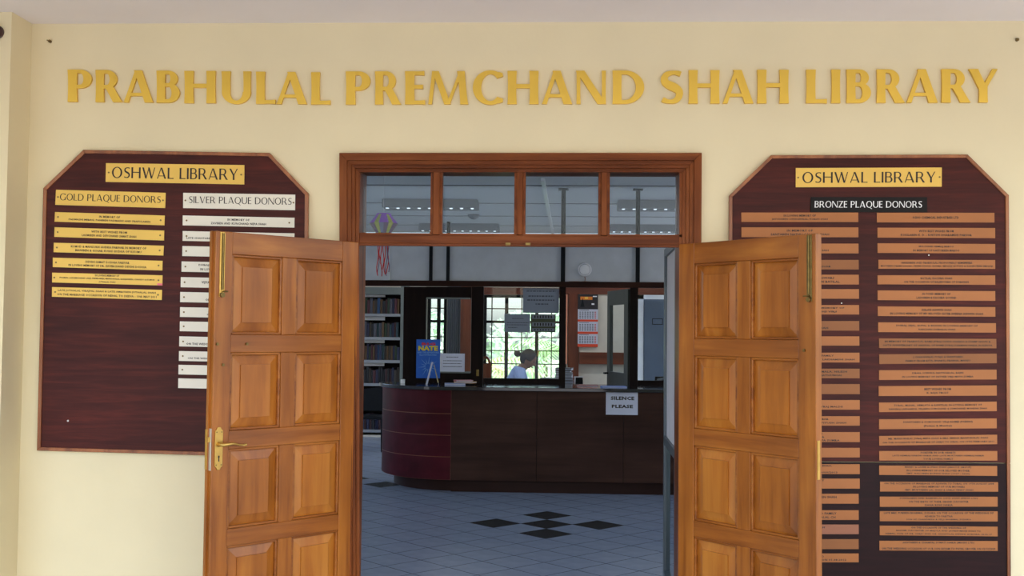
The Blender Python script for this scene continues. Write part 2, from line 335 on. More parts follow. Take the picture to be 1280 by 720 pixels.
# ------------------------------------------------------------------ door leaves
def leaf(idx, hx, u, s, wdt, label):
    """local x from hinge to free edge, visible face at s*y; thickness goes the other way"""
    o = empty('door_%d' % idx, (hx, -.002, 0), math.atan2(u[1], u[0]), kind='structure', label=label)
    T = .044; H = 2.043
    def bx(name, m, x0, x1, z0, z1, f=0.0, t=T, bev=.003, par=o, **kw):
        a, b = s*f, s*(f-t)
        return box(name, m, x0, x1, min(a, b), max(a, b), z0, z1, par, bev, **kw)
    c = [.107, .393, .475, .762] if wdt < .86 else [.107, .392, .476, .765]
    rows = [(1.935, 1.545), (1.457, 1.08), (.992, .607), (.525, .14)]
    bx('stile', M['leafv'], 0, c[0], .006, H); bx('stile', M['leafv'], c[3], wdt, .006, H)
    zs = [H]+[z for r in rows for z in r]+[.006]
    for k in range(5): bx('rail', M['leafh'], c[0], c[3], zs[2*k+1], zs[2*k], f=-.0012)
    for k, (zt, zb) in enumerate(rows):
        bx('muntin', M['leafv'], c[1], c[2], zb, zt, f=-.0016)
        for x0, x1 in ((c[0], c[1]), (c[2], c[3])):
            p = MB(); e = .014; g = .046; yo = s*-.024; yi = s*-.004; yb = s*-.034
            A = [(x0+.002, yo, zb+.002), (x1-.002, yo, zb+.002), (x1-.002, yo, zt-.002), (x0+.002, yo, zt-.002)]
            Bq = [(x0+e+g, yi, zb+e+g), (x1-e-g, yi, zb+e+g), (x1-e-g, yi, zt-e-g), (x0+e+g, yi, zt-e-g)]
            Bs = [(q[0], s*-.0125, q[2]) for q in Bq]
            D = [(q[0], yb, q[2]) for q in A]
            p.add(A+Bs+Bq+D, [(0, 1, 5, 4), (1, 2, 6, 5), (2, 3, 7, 6), (3, 0, 4, 7), (4, 5, 9, 8), (5, 6, 10, 9), (6, 7, 11, 10), (7, 4, 8, 11), (8, 9, 10, 11), (15, 14, 13, 12), (0, 12, 13, 1), (1, 13, 14, 2), (2, 14, 15, 3), (3, 15, 12, 0)])
            pn = p.build('panel', M['leafp'], o)
            b_ = MB()
            for (ax, bx_, az, bz) in ((x0, x1, zt-.013, zt), (x0, x1, zb, zb+.013), (x0, x0+.013, zb, zt), (x1-.013, x1, zb, zt)):
                y0_, y1_ = sorted((s*-.0055, s*-.03)); b_.box(ax, bx_, y0_, y1_, az, bz)
            b_.build('panel_bead', M['leafh'], pn, .004)
    # flush bolt near the top of the free stile
    bxx = wdt-.034
    m = M['brass'] if s > 0 else M['dbrass']
    fb = bx('flush_bolt', m, bxx-.013, bxx+.013, 1.725, H-.004, f=.003, t=.004, bev=.001)
    y = s*.006
    MB().tube([(bxx-.002, y, 1.76), (bxx-.002, y, H-.01)], .0052, 8).build('bolt_rod', M['dbrass'], fb)
    MB().tube([(bxx+.009, s*.004, 1.75), (bxx+.009, s*.004, H-.01)], .003, 6).tube([(bxx-.011, s*.004, 1.75), (bxx-.011, s*.004, H-.01)], .003, 6).build('bolt_edge', m, fb)
    MB().tube([(bxx, s*.003, 1.735), (bxx, s*.016, 1.735)], .012, 10).build('bolt_knob', M['dbrass'], fb)
    MB().tube([(bxx-.002*s, s*.010, 1.752), (bxx-.028, s*.013, 1.752)], .0035, 6).build('bolt_thumb', M['dbrass'], fb)
    return o, bx, T
uL = Vector((-.576, -.629))/.853; uR = Vector((.563, -.655))/.864
dl, bxl, T = leaf(1, jl+.002, uL, 1, .853, 'left open wooden panelled door leaf with brass lever handle')
dr, bxr, _ = leaf(2, jr-.002, uR, -1, .864, 'right open wooden panelled door leaf in front of the bronze donor board')
# rebate lip on left leaf free edge
MB().box(.853, .862, -T, -T*.55, .006, 2.043).build('rebate_lip', M['leafv'], dl)
# lever handle set: scalloped plate, boss, lever, keyhole
hx_, hz = .818, .999
poly = [(-.021, -.085), (-.012, -.092), (-.008, -.102), (.008, -.102), (.012, -.092), (.021, -.085), (.021, .085), (.012, .092), (.008, .102), (-.008, .102), (-.012, .092), (-.021, .085)]
dh = MB().prism([(hx_+a, hz+b) for a, b in poly], .0, .006).build('door_handle', M['brass'], dl, .0015)
MB().tube([(hx_, .004, hz+.02), (hx_, .022, hz+.02)], [.013, .011], 12).tube([(hx_, .02, hz+.02), (hx_, .05, hz+.02), (hx_-.02, .055, hz+.022), (hx_-.05, .055, hz+.024), (hx_-.08, .053, hz+.016), (hx_-.108, .052, hz+.012), (hx_-.12, .052, hz+.016)], [.008, .009, .009, .007, .0055, .006, .007], 10).build('lever', M['brass'], dh)
MB().prism([(hx_-.003, hz-.062), (hx_+.003, hz-.062), (hx_+.0025, hz-.045), (hx_+.005, hz-.04), (hx_+.003, hz-.034), (hx_-.003, hz-.034), (hx_-.005, hz-.04), (hx_-.0025, hz-.045)], .006, .0068).build('keyhole', M['ink'], dh)
for a in (-.013, .013):
    for b in (-.078, .078): MB().tube([(hx_+a, .005, hz+b), (hx_+a, .0075, hz+b)], .0032, 8).build('handle_screw', M['dbrass'], dh)
lp = MB().box(.8535, .8565, -.026, -.004, .895, 1.095).build('lock_plate', M['steel'], dl, .001)
MB().box(.8565, .868, -.02, -.009, 1.03, 1.055).build('latch', M['brass'], lp)
MB().box(.862, .8645, -T, -T*.6, .9, 1.09).build('strike_plate', M['brass'], dl)
MB().box(.864, .867, .006, .026, .9, 1.08).build('strike_plate', M['brass'], dr)
for px, py in ((271, 430), (308, 430), (278, 456)):
    d = ray(px, py); Hh = Vector((jl, 0, 0)); n_ = Vector((-uL.y, uL.x, 0)); q = CP+d*((Hh-CP).dot(n_)/d.dot(n_)); lx = (q-Hh).dot(Vector((uL.x, uL.y, 0)))
    MB().tube([(lx, -.002, q.z), (lx, .007, q.z)], .007, 10).build('bolt_head', M['dbrass'], dl)
MB().tube([(.799, .002, 1.497), (.799, -.007, 1.497)], .007, 10).build('bolt_head', M['dbrass'], dr)

# ------------------------------------------------------------------ letters (flared sans, drawn as strokes and merged)
def ushape(poly_list, name):
    vs, fs = [], []
    for p in poly_list:
        o = len(vs); vs += [Vector(q) for q in p]
        a = sum(p[i][0]*p[(i+1) % len(p)][1]-p[(i+1) % len(p)][0]*p[i][1] for i in range(len(p)))
        idx = list(range(o, o+len(p))); fs.append(idx if a > 0 else idx[::-1]) if abs(a) > 1e-7 else None
    r = delaunay_2d_cdt(vs, [], fs, 0, 1e-5)
    return [tuple(v) for v in r[0]], [f for f, of in zip(r[2], r[5]) if of]
def glyph(ch, T, t, fl_=.12):
    P = []
    def st(x0, y0, x1, y1, w, fa=None, fb=None, n=6):  # mostly vertical, horizontally cut; x = centre
        fa = fl_ if fa is None else fa; fb = fl_ if fb is None else fb
        L, Rr = [], []
        for i in range(n+1):
            k = i/n; f = 1+(fa if k < .5 else fb)*(abs(2*k-1)**2.2); x = x0+(x1-x0)*k; y = y0+(y1-y0)*k
            L.append((x-w*f/2, y)); Rr.append((x+w*f/2, y))
        P.append(L+Rr[::-1])
    def hb(x0, x1, y, w, fa=0, fb=None, n=5):  # horizontal bar; y = centre
        fb = fl_ if fb is None else fb; A, B = [], []
        for i in range(n+1):
            k = i/n; f = 1+(fa if k < .5 else fb)*(abs(2*k-1)**2.2); x = x0+(x1-x0)*k
            A.append((x, y-w*f/2)); B.append((x, y+w*f/2))
        P.append(A+B[::-1])
    def arc(cx, cy, rx, ry, a0, a1, Tx, ty, n=18):
        for i in range(n):
            q = []
            for k in (i, i+1):
                a = math.radians(a0+(a1-a0)*k/n); q.append((math.cos(a), math.sin(a)))
            P.append([(cx+rx*q[0][0], cy+ry*q[0][1]), (cx+rx*q[1][0], cy+ry*q[1][1]), (cx+(rx-Tx)*q[1][0], cy+(ry-ty)*q[1][1]), (cx+(rx-Tx)*q[0][0], cy+(ry-ty)*q[0][1])])
    def bowl(x0, w, yb, yt, Tx, ty):
        ry = (yt-yb)/2; rx = min(ry*1.15, w-x0-.02); cx = w-rx
        P.append([(x0, yt-ty), (cx, yt-ty), (cx, yt), (x0, yt)]); P.append([(x0, yb), (cx, yb), (cx, yb+ty), (x0, yb+ty)])
        arc(cx, (yb+yt)/2, rx, ry, -90, 90, Tx, ty)
    h = T/2*(1+fl_)
    if ch in 'PR':
        w = .70; st(h, 0, h, 1, T); bowl(T*.6, w, .42, 1, T*.95, t)
        if ch == 'R': w = .86; bl = .70; st(.44, .48, w-T*.55, 0, T*1.12, 0, .1)
    elif ch == 'B': w = .72; st(h, 0, h, 1, T, ); bowl(T*.6, w-.06, .5, 1, T*.9, t); bowl(T*.6, w, 0, .5+t, T, t)
    elif ch == 'D': w = .94; st(h, 0, h, 1, T); bowl(T*.6, w, 0, 1, T, t)
    elif ch in 'OQ':
        w = 1.04; arc(w/2, .5, w/2, .52, 0, 360, T, t, 36)
        if ch == 'Q': st(.56, .08, .98, -.22, T*.8, .0, .1)
    elif ch in 'CG':
        w = .92 if ch == 'C' else .98; arc(.52, .5, .52, .52, 42, 318, T, t, 28)
        for sg in (1, -1): P.append([(.80, .5+sg*.30), (w-.03, .5+sg*.335), (w-.03, .5+sg*.43), (.80, .5+sg*.465), (.72, .5+sg*.47), (.72, .5+sg*.40)])
        if ch == 'G': st(w-T/2-.01, .04, w-T/2-.01, .46, T*.9)
    elif ch == 'S':
        w = .66; pts = []
        ctl = [((.62, .93), (.40, 1.03), (.06, .98), (.09, .72)), ((.09, .72), (.12, .52), (.60, .52), (.58, .27)), ((.58, .27), (.56, -.03), (.22, -.04), (.03, .09))]
        for c_ in ctl:
            for i in range(0 if c_ is ctl[0] else 1, 9):
                k = i/8; a, b, c2, d = [Vector(x) for x in c_]
                pts.append(a*(1-k)**3+b*3*k*(1-k)**2+c2*3*k*k*(1-k)+d*k**3)
        m_ = len(pts); pv = []
        ins = .5
        for i, p in enumerate(pts):
            d = (pts[min(i+1, m_-1)]-pts[max(i-1, 0)]); d.normalize(); nn = Vector((-d.y, d.x)); k = i/(m_-1)
            wd = t*1.05+(T*1.0-t)*max(0, 1-abs(2*k-1)*1.35)**.8
            if k < .08 or k > .92: wd = t*1.3
            pc = Vector((.04+T*.3+(p.x-.04)*(1-T*.55), t*.45+p.y*(1-t*.9)))
            pv.append((pc+nn*wd/2, pc-nn*wd/2))
        for i in range(m_-1):
            q = [tuple(pv[i][0]), tuple(pv[i+1][0]), tuple(pv[i+1][1]), tuple(pv[i][1])]
            if (Vector(q[0])-Vector(q[1])).length > 1e-4: P.append(q)
    elif ch in 'HN':
        w = .94 if ch == 'H' else .96
        if ch == 'H': st(h, 0, h, 1, T); st(w-h, 0, w-h, 1, T); hb(T*.8, w-T*.8, .54, t*1.1, 0, 0)
        else: st(t*.65, 0, t*.65, 1, t*1.05); st(w-t*.65, 0, w-t*.65, 1, t*1.05); st(T*.5, 1, w-T*.55, 0, T*1.1, 0, 0)
    elif ch == 'M': w = 1.24; q = T*.86; st(.07, 0, .19, 1, t*.95); st(w-q*.6, 0, w-.11-q*.55, 1, q); st(.13+q*.5, 1, .60, 0, q*.92, 0, 0); st(w-.15-t*.7, 1, .62, 0, t*.9, 0, 0)
    elif ch == 'U': w = .92; cx = w/2; st(h, .34, h, 1, T, 0, fl_); st(w-h*.92, .34, w-h*.92, 1, T*.86, 0, fl_); arc(cx, .36, cx-.012, .38, 180, 360, T, t)
    elif ch == 'I': w = T*1.15; st(w/2, 0, w/2, 1, T)
    elif ch in 'LEF':
        w = .60 if ch == 'L' else .58; st(h, 0, h, 1, T); 
        if ch in 'LE': hb(T*.8, w, t/2+.004, t, 0, .22)
        if ch in 'EF': hb(T*.8, w-.02, 1-t/2-.004, t, 0, .22); hb(T*.8, w-.06, .53, t, 0, .15)
    elif ch == 'A': w = .96; st(.06+t*.2, 0, .44, 1, t*1.15, .15, 0); st(w-T*.6, 0, .46, 1, T*1.0, .08, 0); hb(.2, .74, .25, t*.85, 0, 0); P.append([(.36, .96), (.54, .96), (.54, 1), (.36, 1)])
    elif ch == 'V': w = .94; st(T*.6, 1, .48, 0, T*1.05, .08, 0); st(w-.06-t*.2, 1, .49, 0, t*1.15, .12, 0)
    elif ch == 'W': w = 1.36; st(T*.6, 1, .42, 0, T, .06, 0); st(.70, 1, .42, 0, t*1.1, 0, 0); st(.68, 1, .98, 0, T, 0, 0); st(w-.08, 1, .99, 0, t*1.1, .1, 0)
    elif ch == 'Y': w = .88; st(T*.6, 1, .44, .42, T*1.05, .08, 0); st(w-.08, 1, .47, .42, t*1.3, .12, 0); st(.45, 0, .45, .5, T, .1, 0)
    elif ch == 'Z': w = .78; hb(.03, w, 1-t/2, t); hb(0, w-.02, t/2, t); st(w-T*.6, .97, T*.6, .03, T*1.05, 0, 0)
    else: return .3, [], []
    v, f = ushape(P, ch)
    return w, v, f
GC = {}
def gl(ch, T, t, f=.12):
    k = (ch, T, t)
    if k not in GC: GC[k] = glyph(ch, T, t, f)
    return GC[k]
def extr(vs, fs, fn, y0, y1):  # fn maps (x,y) -> (X,Z) ; solid between y0 and y1
    mb = MB(); n = len(vs); q = [fn(*v) for v in vs]
    mb.add([(a, y0, b) for a, b in q]+[(a, y1, b) for a, b in q], [])
    cnt = {}
    for f in fs:
        for i in range(len(f)):
            e = (f[i], f[(i+1) % len(f)]); cnt[tuple(sorted(e))] = cnt.get(tuple(sorted(e)), 0)+1
    faces = [tuple(f) for f in fs]+[tuple(i+n for i in f[::-1]) for f in fs]
    for (a, b), c in cnt.items():
        if c == 1: faces.append((a, b, b+n, a+n))
    mb.f = [list(f) for f in faces]; mb.sm = [False]*len(faces)
    return mb
sign = empty('wall_lettering', (-.25, 0, 2.75), label='row of raised gold metal capitals reading PRABHULAL PREMCHAND SHAH LIBRARY across the wall', cat='sign')
LT = [('P', 84.4, 114.4), ('R', 119.2, 152.8), ('A', 154.4, 191.2), ('B', 195.4, 224.3), ('H', 230.2, 269.4), ('U', 276.7, 313.6), ('L', 319.8, 344.2), ('A', 345.6, 383.5), ('L', 388.7, 412.8),
      ('P', 432.1, 462.9), ('R', 468.6, 501.5), ('E', 506.1, 531.3), ('M', 535.1, 585.1), ('C', 590.9, 629.2), ('H', 634.3, 673.3), ('A', 677.4, 715.3), ('N', 719.8, 757.7), ('D', 765.6, 805.3),
      ('S', 825.9, 854), ('H', 860.7, 899.6), ('A', 903.4, 942), ('H', 946.5, 986.1), ('L', 1007.8, 1033.7), ('I', 1039.2, 1050.6), ('B', 1058.1, 1088.8), ('R', 1096, 1131.4), ('A', 1133.3, 1172.5), ('R', 1177, 1213.4), ('Y', 1211.1, 1247.3)]
tb = [(84, 86.8, 127), (412, 90.3, 130.6), (432, 89.2, 130.6), (757, 88.2, 129.8), (990, 87, 129), (1247, 86.1, 127.8)]
def lerp_tb(x):
    for (a, t0, b0), (b, t1, b1) in zip(tb, tb[1:]):
        if x <= b: k = max(0, (x-a)/(b-a)); return t0+(t1-t0)*k, b0+(b1-b0)*k
    return tb[-1][1:]
for ch, x0, x1 in LT:
    w_, vs, fs = gl(ch, .25, .112)
    ax, bx2 = min(v[0] for v in vs), max(v[0] for v in vs)
    yt, yb = lerp_tb((x0+x1)/2)
    def fn(x, y):
        p = at(x0+(x-ax)/(bx2-ax)*(x1-x0), yb+(yt-yb)*y, -.016); return p.x+.25, p.z-2.75
    extr(vs, fs, fn, -.016, .0).build('letter', M['gold'], sign)

# ------------------------------------------------------------------ flat text from the built-in font
_pending = []
def ftext(body, quad_fn, parent, m, bold=.012, name='lettering'):
    """quad_fn(u, v) -> Vector ; text bbox is fitted to the unit square (v down)"""
    cu = bpy.data.curves.new('text', 'FONT'); cu.body = body; cu.size = 1; cu.resolution_u = 1; cu.offset = bold; cu.space_character = 1.08
    o = bpy.data.objects.new('text', cu); COL.objects.link(o); _pending.append((o, quad_fn, parent, m, name))
def flush_text():
    bpy.context.view_layer.update(); dg = bpy.context.evaluated_depsgraph_get(); res = []
    for o, q, par, m, name in _pending:
        me = o.evaluated_get(dg).to_mesh(); vs = [v.co.copy() for v in me.vertices]; fs = [list(p.vertices) for p in me.polygons]
        o.evaluated_get(dg).to_mesh_clear(); res.append((vs, fs))
    by = {}
    for (o, q, par, m, name), (vs, fs) in zip(_pending, res):
        cu = o.data; bpy.data.objects.remove(o); bpy.data.curves.remove(cu)
        if not vs: continue
        a, b = min(v.x for v in vs), max(v.x for v in vs); c, d = min(v.y for v in vs), max(v.y for v in vs)
        mb = by.setdefault((par.name if par else '', name, m.name), (MB(), par, m, name))[0]
        mb.add([q((v.x-a)/(b-a), (d-v.y)/(d-c)) for v in vs], fs)
    for mb, par, m, name in by.values():
        me = bpy.data.meshes.new(name); me.from_pydata(mb.v, [], mb.f); me.materials.append(m)
        o = bpy.data.objects.new(name, me); COL.objects.link(o); o.parent = par; o['kind'] = 'stuff'
        if par: o.matrix_parent_inverse = par.matrix_world.inverted() if par.parent is None else Matrix.Identity(4)
    _pending.clear()

# ------------------------------------------------------------------ donor boards
def board(pts, label, splits=None, loc=None):
    pz = [at(x, y, -.022) for x, y in pts]
    o = empty('donor_board', (0, 0, 0), label=label, cat='notice board')
    base = [(p.x, p.z) for p in pz]
    return o, base
def plaque(par, q, m, y=-.0245, th=.003, screws=(), label=None, name='plaque'):
    """q = TL, TR, BL, BR in pixels"""
    TL, TR, BL, BR = [at(a, b, y) for a, b in q]
    o = MB().hexa([(BL.x, y, BL.z), (BR.x, y, BR.z), (TR.x, y, TR.z), (TL.x, y, TL.z), (BL.x, y+th, BL.z), (BR.x, y+th, BR.z), (TR.x, y+th, TR.z), (TL.x, y+th, TL.z)]).build(name, m, par, label=label)
    def uv(u, v, yy=y-.0006):
        a = TL.lerp(TR, u); b = BL.lerp(BR, u); p = a.lerp(b, v); return Vector((p.x, yy, p.z))
    for u, v in screws:
        p = uv(u, v); MB().tube([(p.x, y+.001, p.z), (p.x, y-.002, p.z)], .0048, 10).build('screw', M['screw'], o)
    return o, uv
def heading(par_uv, s, T, t, u0, u1, v0, v1, m, y):
    o, uv = par_uv
    x = 0; items = []
    for ch in s:
        w_, vs, fs = gl(ch, T, t, .1) if ch != ' ' else (.34, [], [])
        items.append((x, vs, fs)); x += w_+.13
    W_ = x-.13
    for x0, vs, fs in items:
        if vs: MB().add([uv(u0+(x0+a)/W_*(u1-u0), v1+(v0-v1)*b, y) for a, b in vs], fs).build('letter', m, o)
def lines(par_uv, ls, m=None, n=None, cw=.0137, vs=None, hh=None, y=None, maxw=.96, shift=0, bold=.03):
    o, uv = par_uv; ls = [l for l in ls]; n = len(ls)
    vs = vs or {1: [.5], 2: [.33, .72], 3: [.17, .5, .83]}[n]; hh = hh or {1: .26, 2: .235, 3: .2}[n]
    for l, v in zip(ls, vs):
        if not l: continue
        wd = min(maxw, cw*len(l)); a, b = .5+shift-wd/2, .5+shift+wd/2
        ftext(l, (lambda u, vv, a=a, b=b, v=v: uv(a+(b-a)*u, v-hh/2+hh*vv)), o, m or M['ink'], bold)
def bilin(pts, y0, y1, m, par, name, bev=0, lab=None):
    q = [at(a, b, y0) for a, b in pts]
    return MB().prism([(p.x, p.z) for p in q], y0, y1).build(name, m, par, bev, label=lab)
def border(par, pts, wpx, y0, y1, closed=True):
    c = Vector((sum(p[0] for p in pts)/len(pts), sum(p[1] for p in pts)/len(pts))); n = len(pts); inner = []
    P = [Vector(p) for p in pts]
    for i in range(n):
        a, b, d = P[i-1], P[i], P[(i+1) % n]
        e1 = (b-a).normalized(); e2 = (d-b).normalized(); n1 = Vector((-e1.y, e1.x)); n2 = Vector((-e2.y, e2.x))
        if n1.dot(c-b) < 0: n1 = -n1
        if n2.dot(c-b) < 0: n2 = -n2
        k = n1+n2; k = k*(wpx/(k.length_squared/2)) if k.length > 0 else n1*wpx
        inner.append(b+k)
    for i in range(n):
        j = (i+1) % n
        bilin([P[i], P[j], inner[j], inner[i]], y0, y1, M['trimw'], par, 'edge_trim', .002)

# left board
lb = empty('donor_board', (-2.1, 0, 1.6), label='left mahogany board with gold and silver donor plaques, partly behind the door', cat='notice board')
def reroot(root):
    bpy.context.view_layer.update()
    for ch in root.children:
        if ch.matrix_parent_inverse == Matrix.Identity(4): ch.matrix_parent_inverse = root.matrix_world.inverted()
lpts = [(104.2, 187.3), (336.7, 191.1), (385.1, 241.8), (381.5, 572.6), (46.1, 563.2), (54, 235.4)]
bilin(lpts, -.021, -.002, M['mahog'], lb, 'backing_panel')
border(lb, lpts, 4.2, -.028, -.001)
hd = plaque(lb, [(132.5, 203.9), (305.5, 206.3), (131.9, 227.3), (305.2, 230.5)], M['goldp'], screws=((.022, .5), (.978, .5)))
heading(hd, 'OSHWAL LIBRARY', .165, .075, .045, .955, .2, .78, M['ink'], -.0251)
hd = plaque(lb, [(70, 237.1), (207.1, 241), (69, 256), (206.5, 260)], M['goldp'], screws=((.022, .48), (.978, .5)))
heading(hd, 'GOLD PLAQUE DONORS', .16, .07, .04, .958, .24, .68, M['ink'], -.0251)
hd = plaque(lb, [(229, 241), (369, 243.3), (228.9, 260), (368.8, 262.8)], M['silvp'], screws=((.02, .5), (.985, .52)), label='silver heading plaque')
heading(hd, 'SILVER PLAQUE DONORS', .16, .07, .05, .97, .22, .66, M['ink'], -.0251)
gp = [([(68.8, 265), (206, 269.4), (68.1, 277), (205.4, 281.6)], ['IN MEMORY OF', 'PADMASHI MERAG, PANIBEN PADMASHI AND PRAFULABEN'], .0158),
      ([(68.2, 284), (205.2, 288.2), (67.8, 296), (205, 300.6)], ['WITH BEST WISHES FROM', 'LAXMIBEN AND DEVCHAND SAMAT SHAH'], .0155),
      ([(67.2, 303.4), (204.8, 307.1), (66.9, 315.2), (204.2, 319.4)], ['KUMUD & MANSUKH GUDKA PARIVAR IN MEMORY OF', 'MANIBEN & GOSAR KUSHI GUDKA OF KISUMU'], .0163),
      ([(66, 322), (203.2, 326), (65.9, 333.8), (202.9, 338.1)], ['DEVSHI SAMAT DODHIA PARIVAR', 'IN LOVING MEMORY OF DR. ZAVERCHAND DEVSHI DODHIA'], .0148),
      ([(65.2, 340.8), (203.1, 344.1), (65.1, 353), (202.9, 356.9)], ['IN LOVING MEMORY OF', 'FULIBEN, LAKHMICHAND LALJI, PREMLABEN, MANSUKHLAL RANJANBEN, CHANDU & KUMUD', 'JUTHALAL SHAH'], .0115),
      ([(65, 358.8), (202.6, 362.4), (64.9, 370.9), (202.2, 375)], ['LATE JUTHALAL VIRAJPAL SHAH & LATE AMRITBEN JUTHALAL SHAH', 'ON THE MARRIAGE OCCASION OF NEHAL TO DEEVA - 10th MAY 2011'], .0156)]
for q, ls, cw in gp:
    lines(plaque(lb, q, M['goldp'], screws=((.03 if cw > .0115 else .02, .5), (.965, .5))), ls, cw=cw, maxw=.91)
bilin([(196.5, 354), (203, 354.3), (202.9, 356.9), (196.5, 356.6)], -.0262, -.0246, mat('pink_sticker', (236, 120, 130), .6), lb, 'sticker', lab='small pink sticker')
sp = [(228.5, 269.3, 281.6, ['IN MEMORY OF', 'ZAVIBEN AND KUNCHAND NEPA SHAH']), (228.4, 288.8, 301, ['', 'LATE SHANTABEN MEGHJI AND LATE MEGHJI LAKHAMSHI SHAH FAMILY']), (228, 307.5, 320, []), (227, 326.7, 339.6, ['DHIRAJLAL DEVCHAND SHAH AND FAMILY MEMBERS', 'IN LOVING MEMORY OF MANIBEN AND DEVCHAND']),
      (226, 346.4, 359, ['VIJYABEN AND RATILAL SHAH FAMILY TRUST']), (225.3, 364.9, 377.6, ['', 'ON THE OCCASION OF THE WEDDING OF']), (225.1, 383.9, 396.1, ['PUSHPABEN AND FAMILY', 'IN LOVING MEMORY OF MEGHJI SHAH']), (224.9, 401.7, 413.9, ['JAYABEN GULABCHAND AND SONS', 'POONAM AND VIPUL SHAH']),
      (224.2, 420.4, 433, ['', 'ON THE WEDDING OCCASION OF OUR SON TO REENA SHAH 2011']), (223.8, 438.8, 451.1, ['RAMNIK AND FAMILY', 'ON THE WEDDING OCCASION OF OUR DAUGHTER TO RAJ 2012']), (223.2, 456, 468, ['', 'JAYANT AND BINA SHAH']), (222.9, 472.9, 485, [])]
for i, (x, y0, y1, ls) in enumerate(sp):
    q = [(x, y0), (x+139.6, y0+2.9), (x-.2, y1), (x+139.4, y1+2.9)]
    pl = plaque(lb, q, M['silvp'], screws=() if i == 11 else ((.035, .5), (.955, .52)), label='silver donor plaque')
    if ls: lines(pl, ls, cw=.0165, maxw=.93, hh=.3 if len(ls) == 1 else None)
pbk = at(85, 526, -.022); MB().tube([(pbk.x, -.022, pbk.z), (pbk.x, -.024, pbk.z)], .005, 8).build('screw', M['steel'], lb)

# right board
rb = empty('donor_board', (1.85, 0, 1.5), label='right mahogany board with rows of bronze donor plaques, partly behind the door', cat='notice board')
rpts = [(963.8, 194), (1209.6, 193.1), (1261.1, 244), (1263.8, 770), (910, 770), (911.6, 244.4)]
up_ = [(963.8, 194), (1209.6, 193.1), (1261.1, 244), (1263, 578.6), (911, 576), (911.6, 244.4)]
lo_ = [(911, 577.2), (1263, 579.8), (1263.8, 770), (910, 770)]
bilin(up_, -.021, -.002, M['mahog'], rb, 'backing_panel'); bilin(lo_, -.021, -.002, M['mahog2'], rb, 'backing_panel', lab='darker lower backing panel')
border(rb, rpts, 4.0, -.028, -.001)
hd = plaque(rb, [(994.9, 210), (1177.3, 209.3), (994.7, 234), (1177.1, 233.3)], M['goldp'], screws=((.016, .5), (.985, .5)), label='gold heading plaque')
heading(hd, 'OSHWAL LIBRARY', .165, .075, .045, .958, .22, .78, M['ink'], -.0251)
hd = plaque(rb, [(1013.6, 246.2), (1159.1, 246.4), (1012.9, 265.1), (1159.1, 265.2)], M['blackp'], y=-.0262, label='black heading plaque')
heading(hd, 'BRONZE PLAQUE DONORS', .17, .09, .035, .955, .27, .7, M['whiteink'], -.0268)
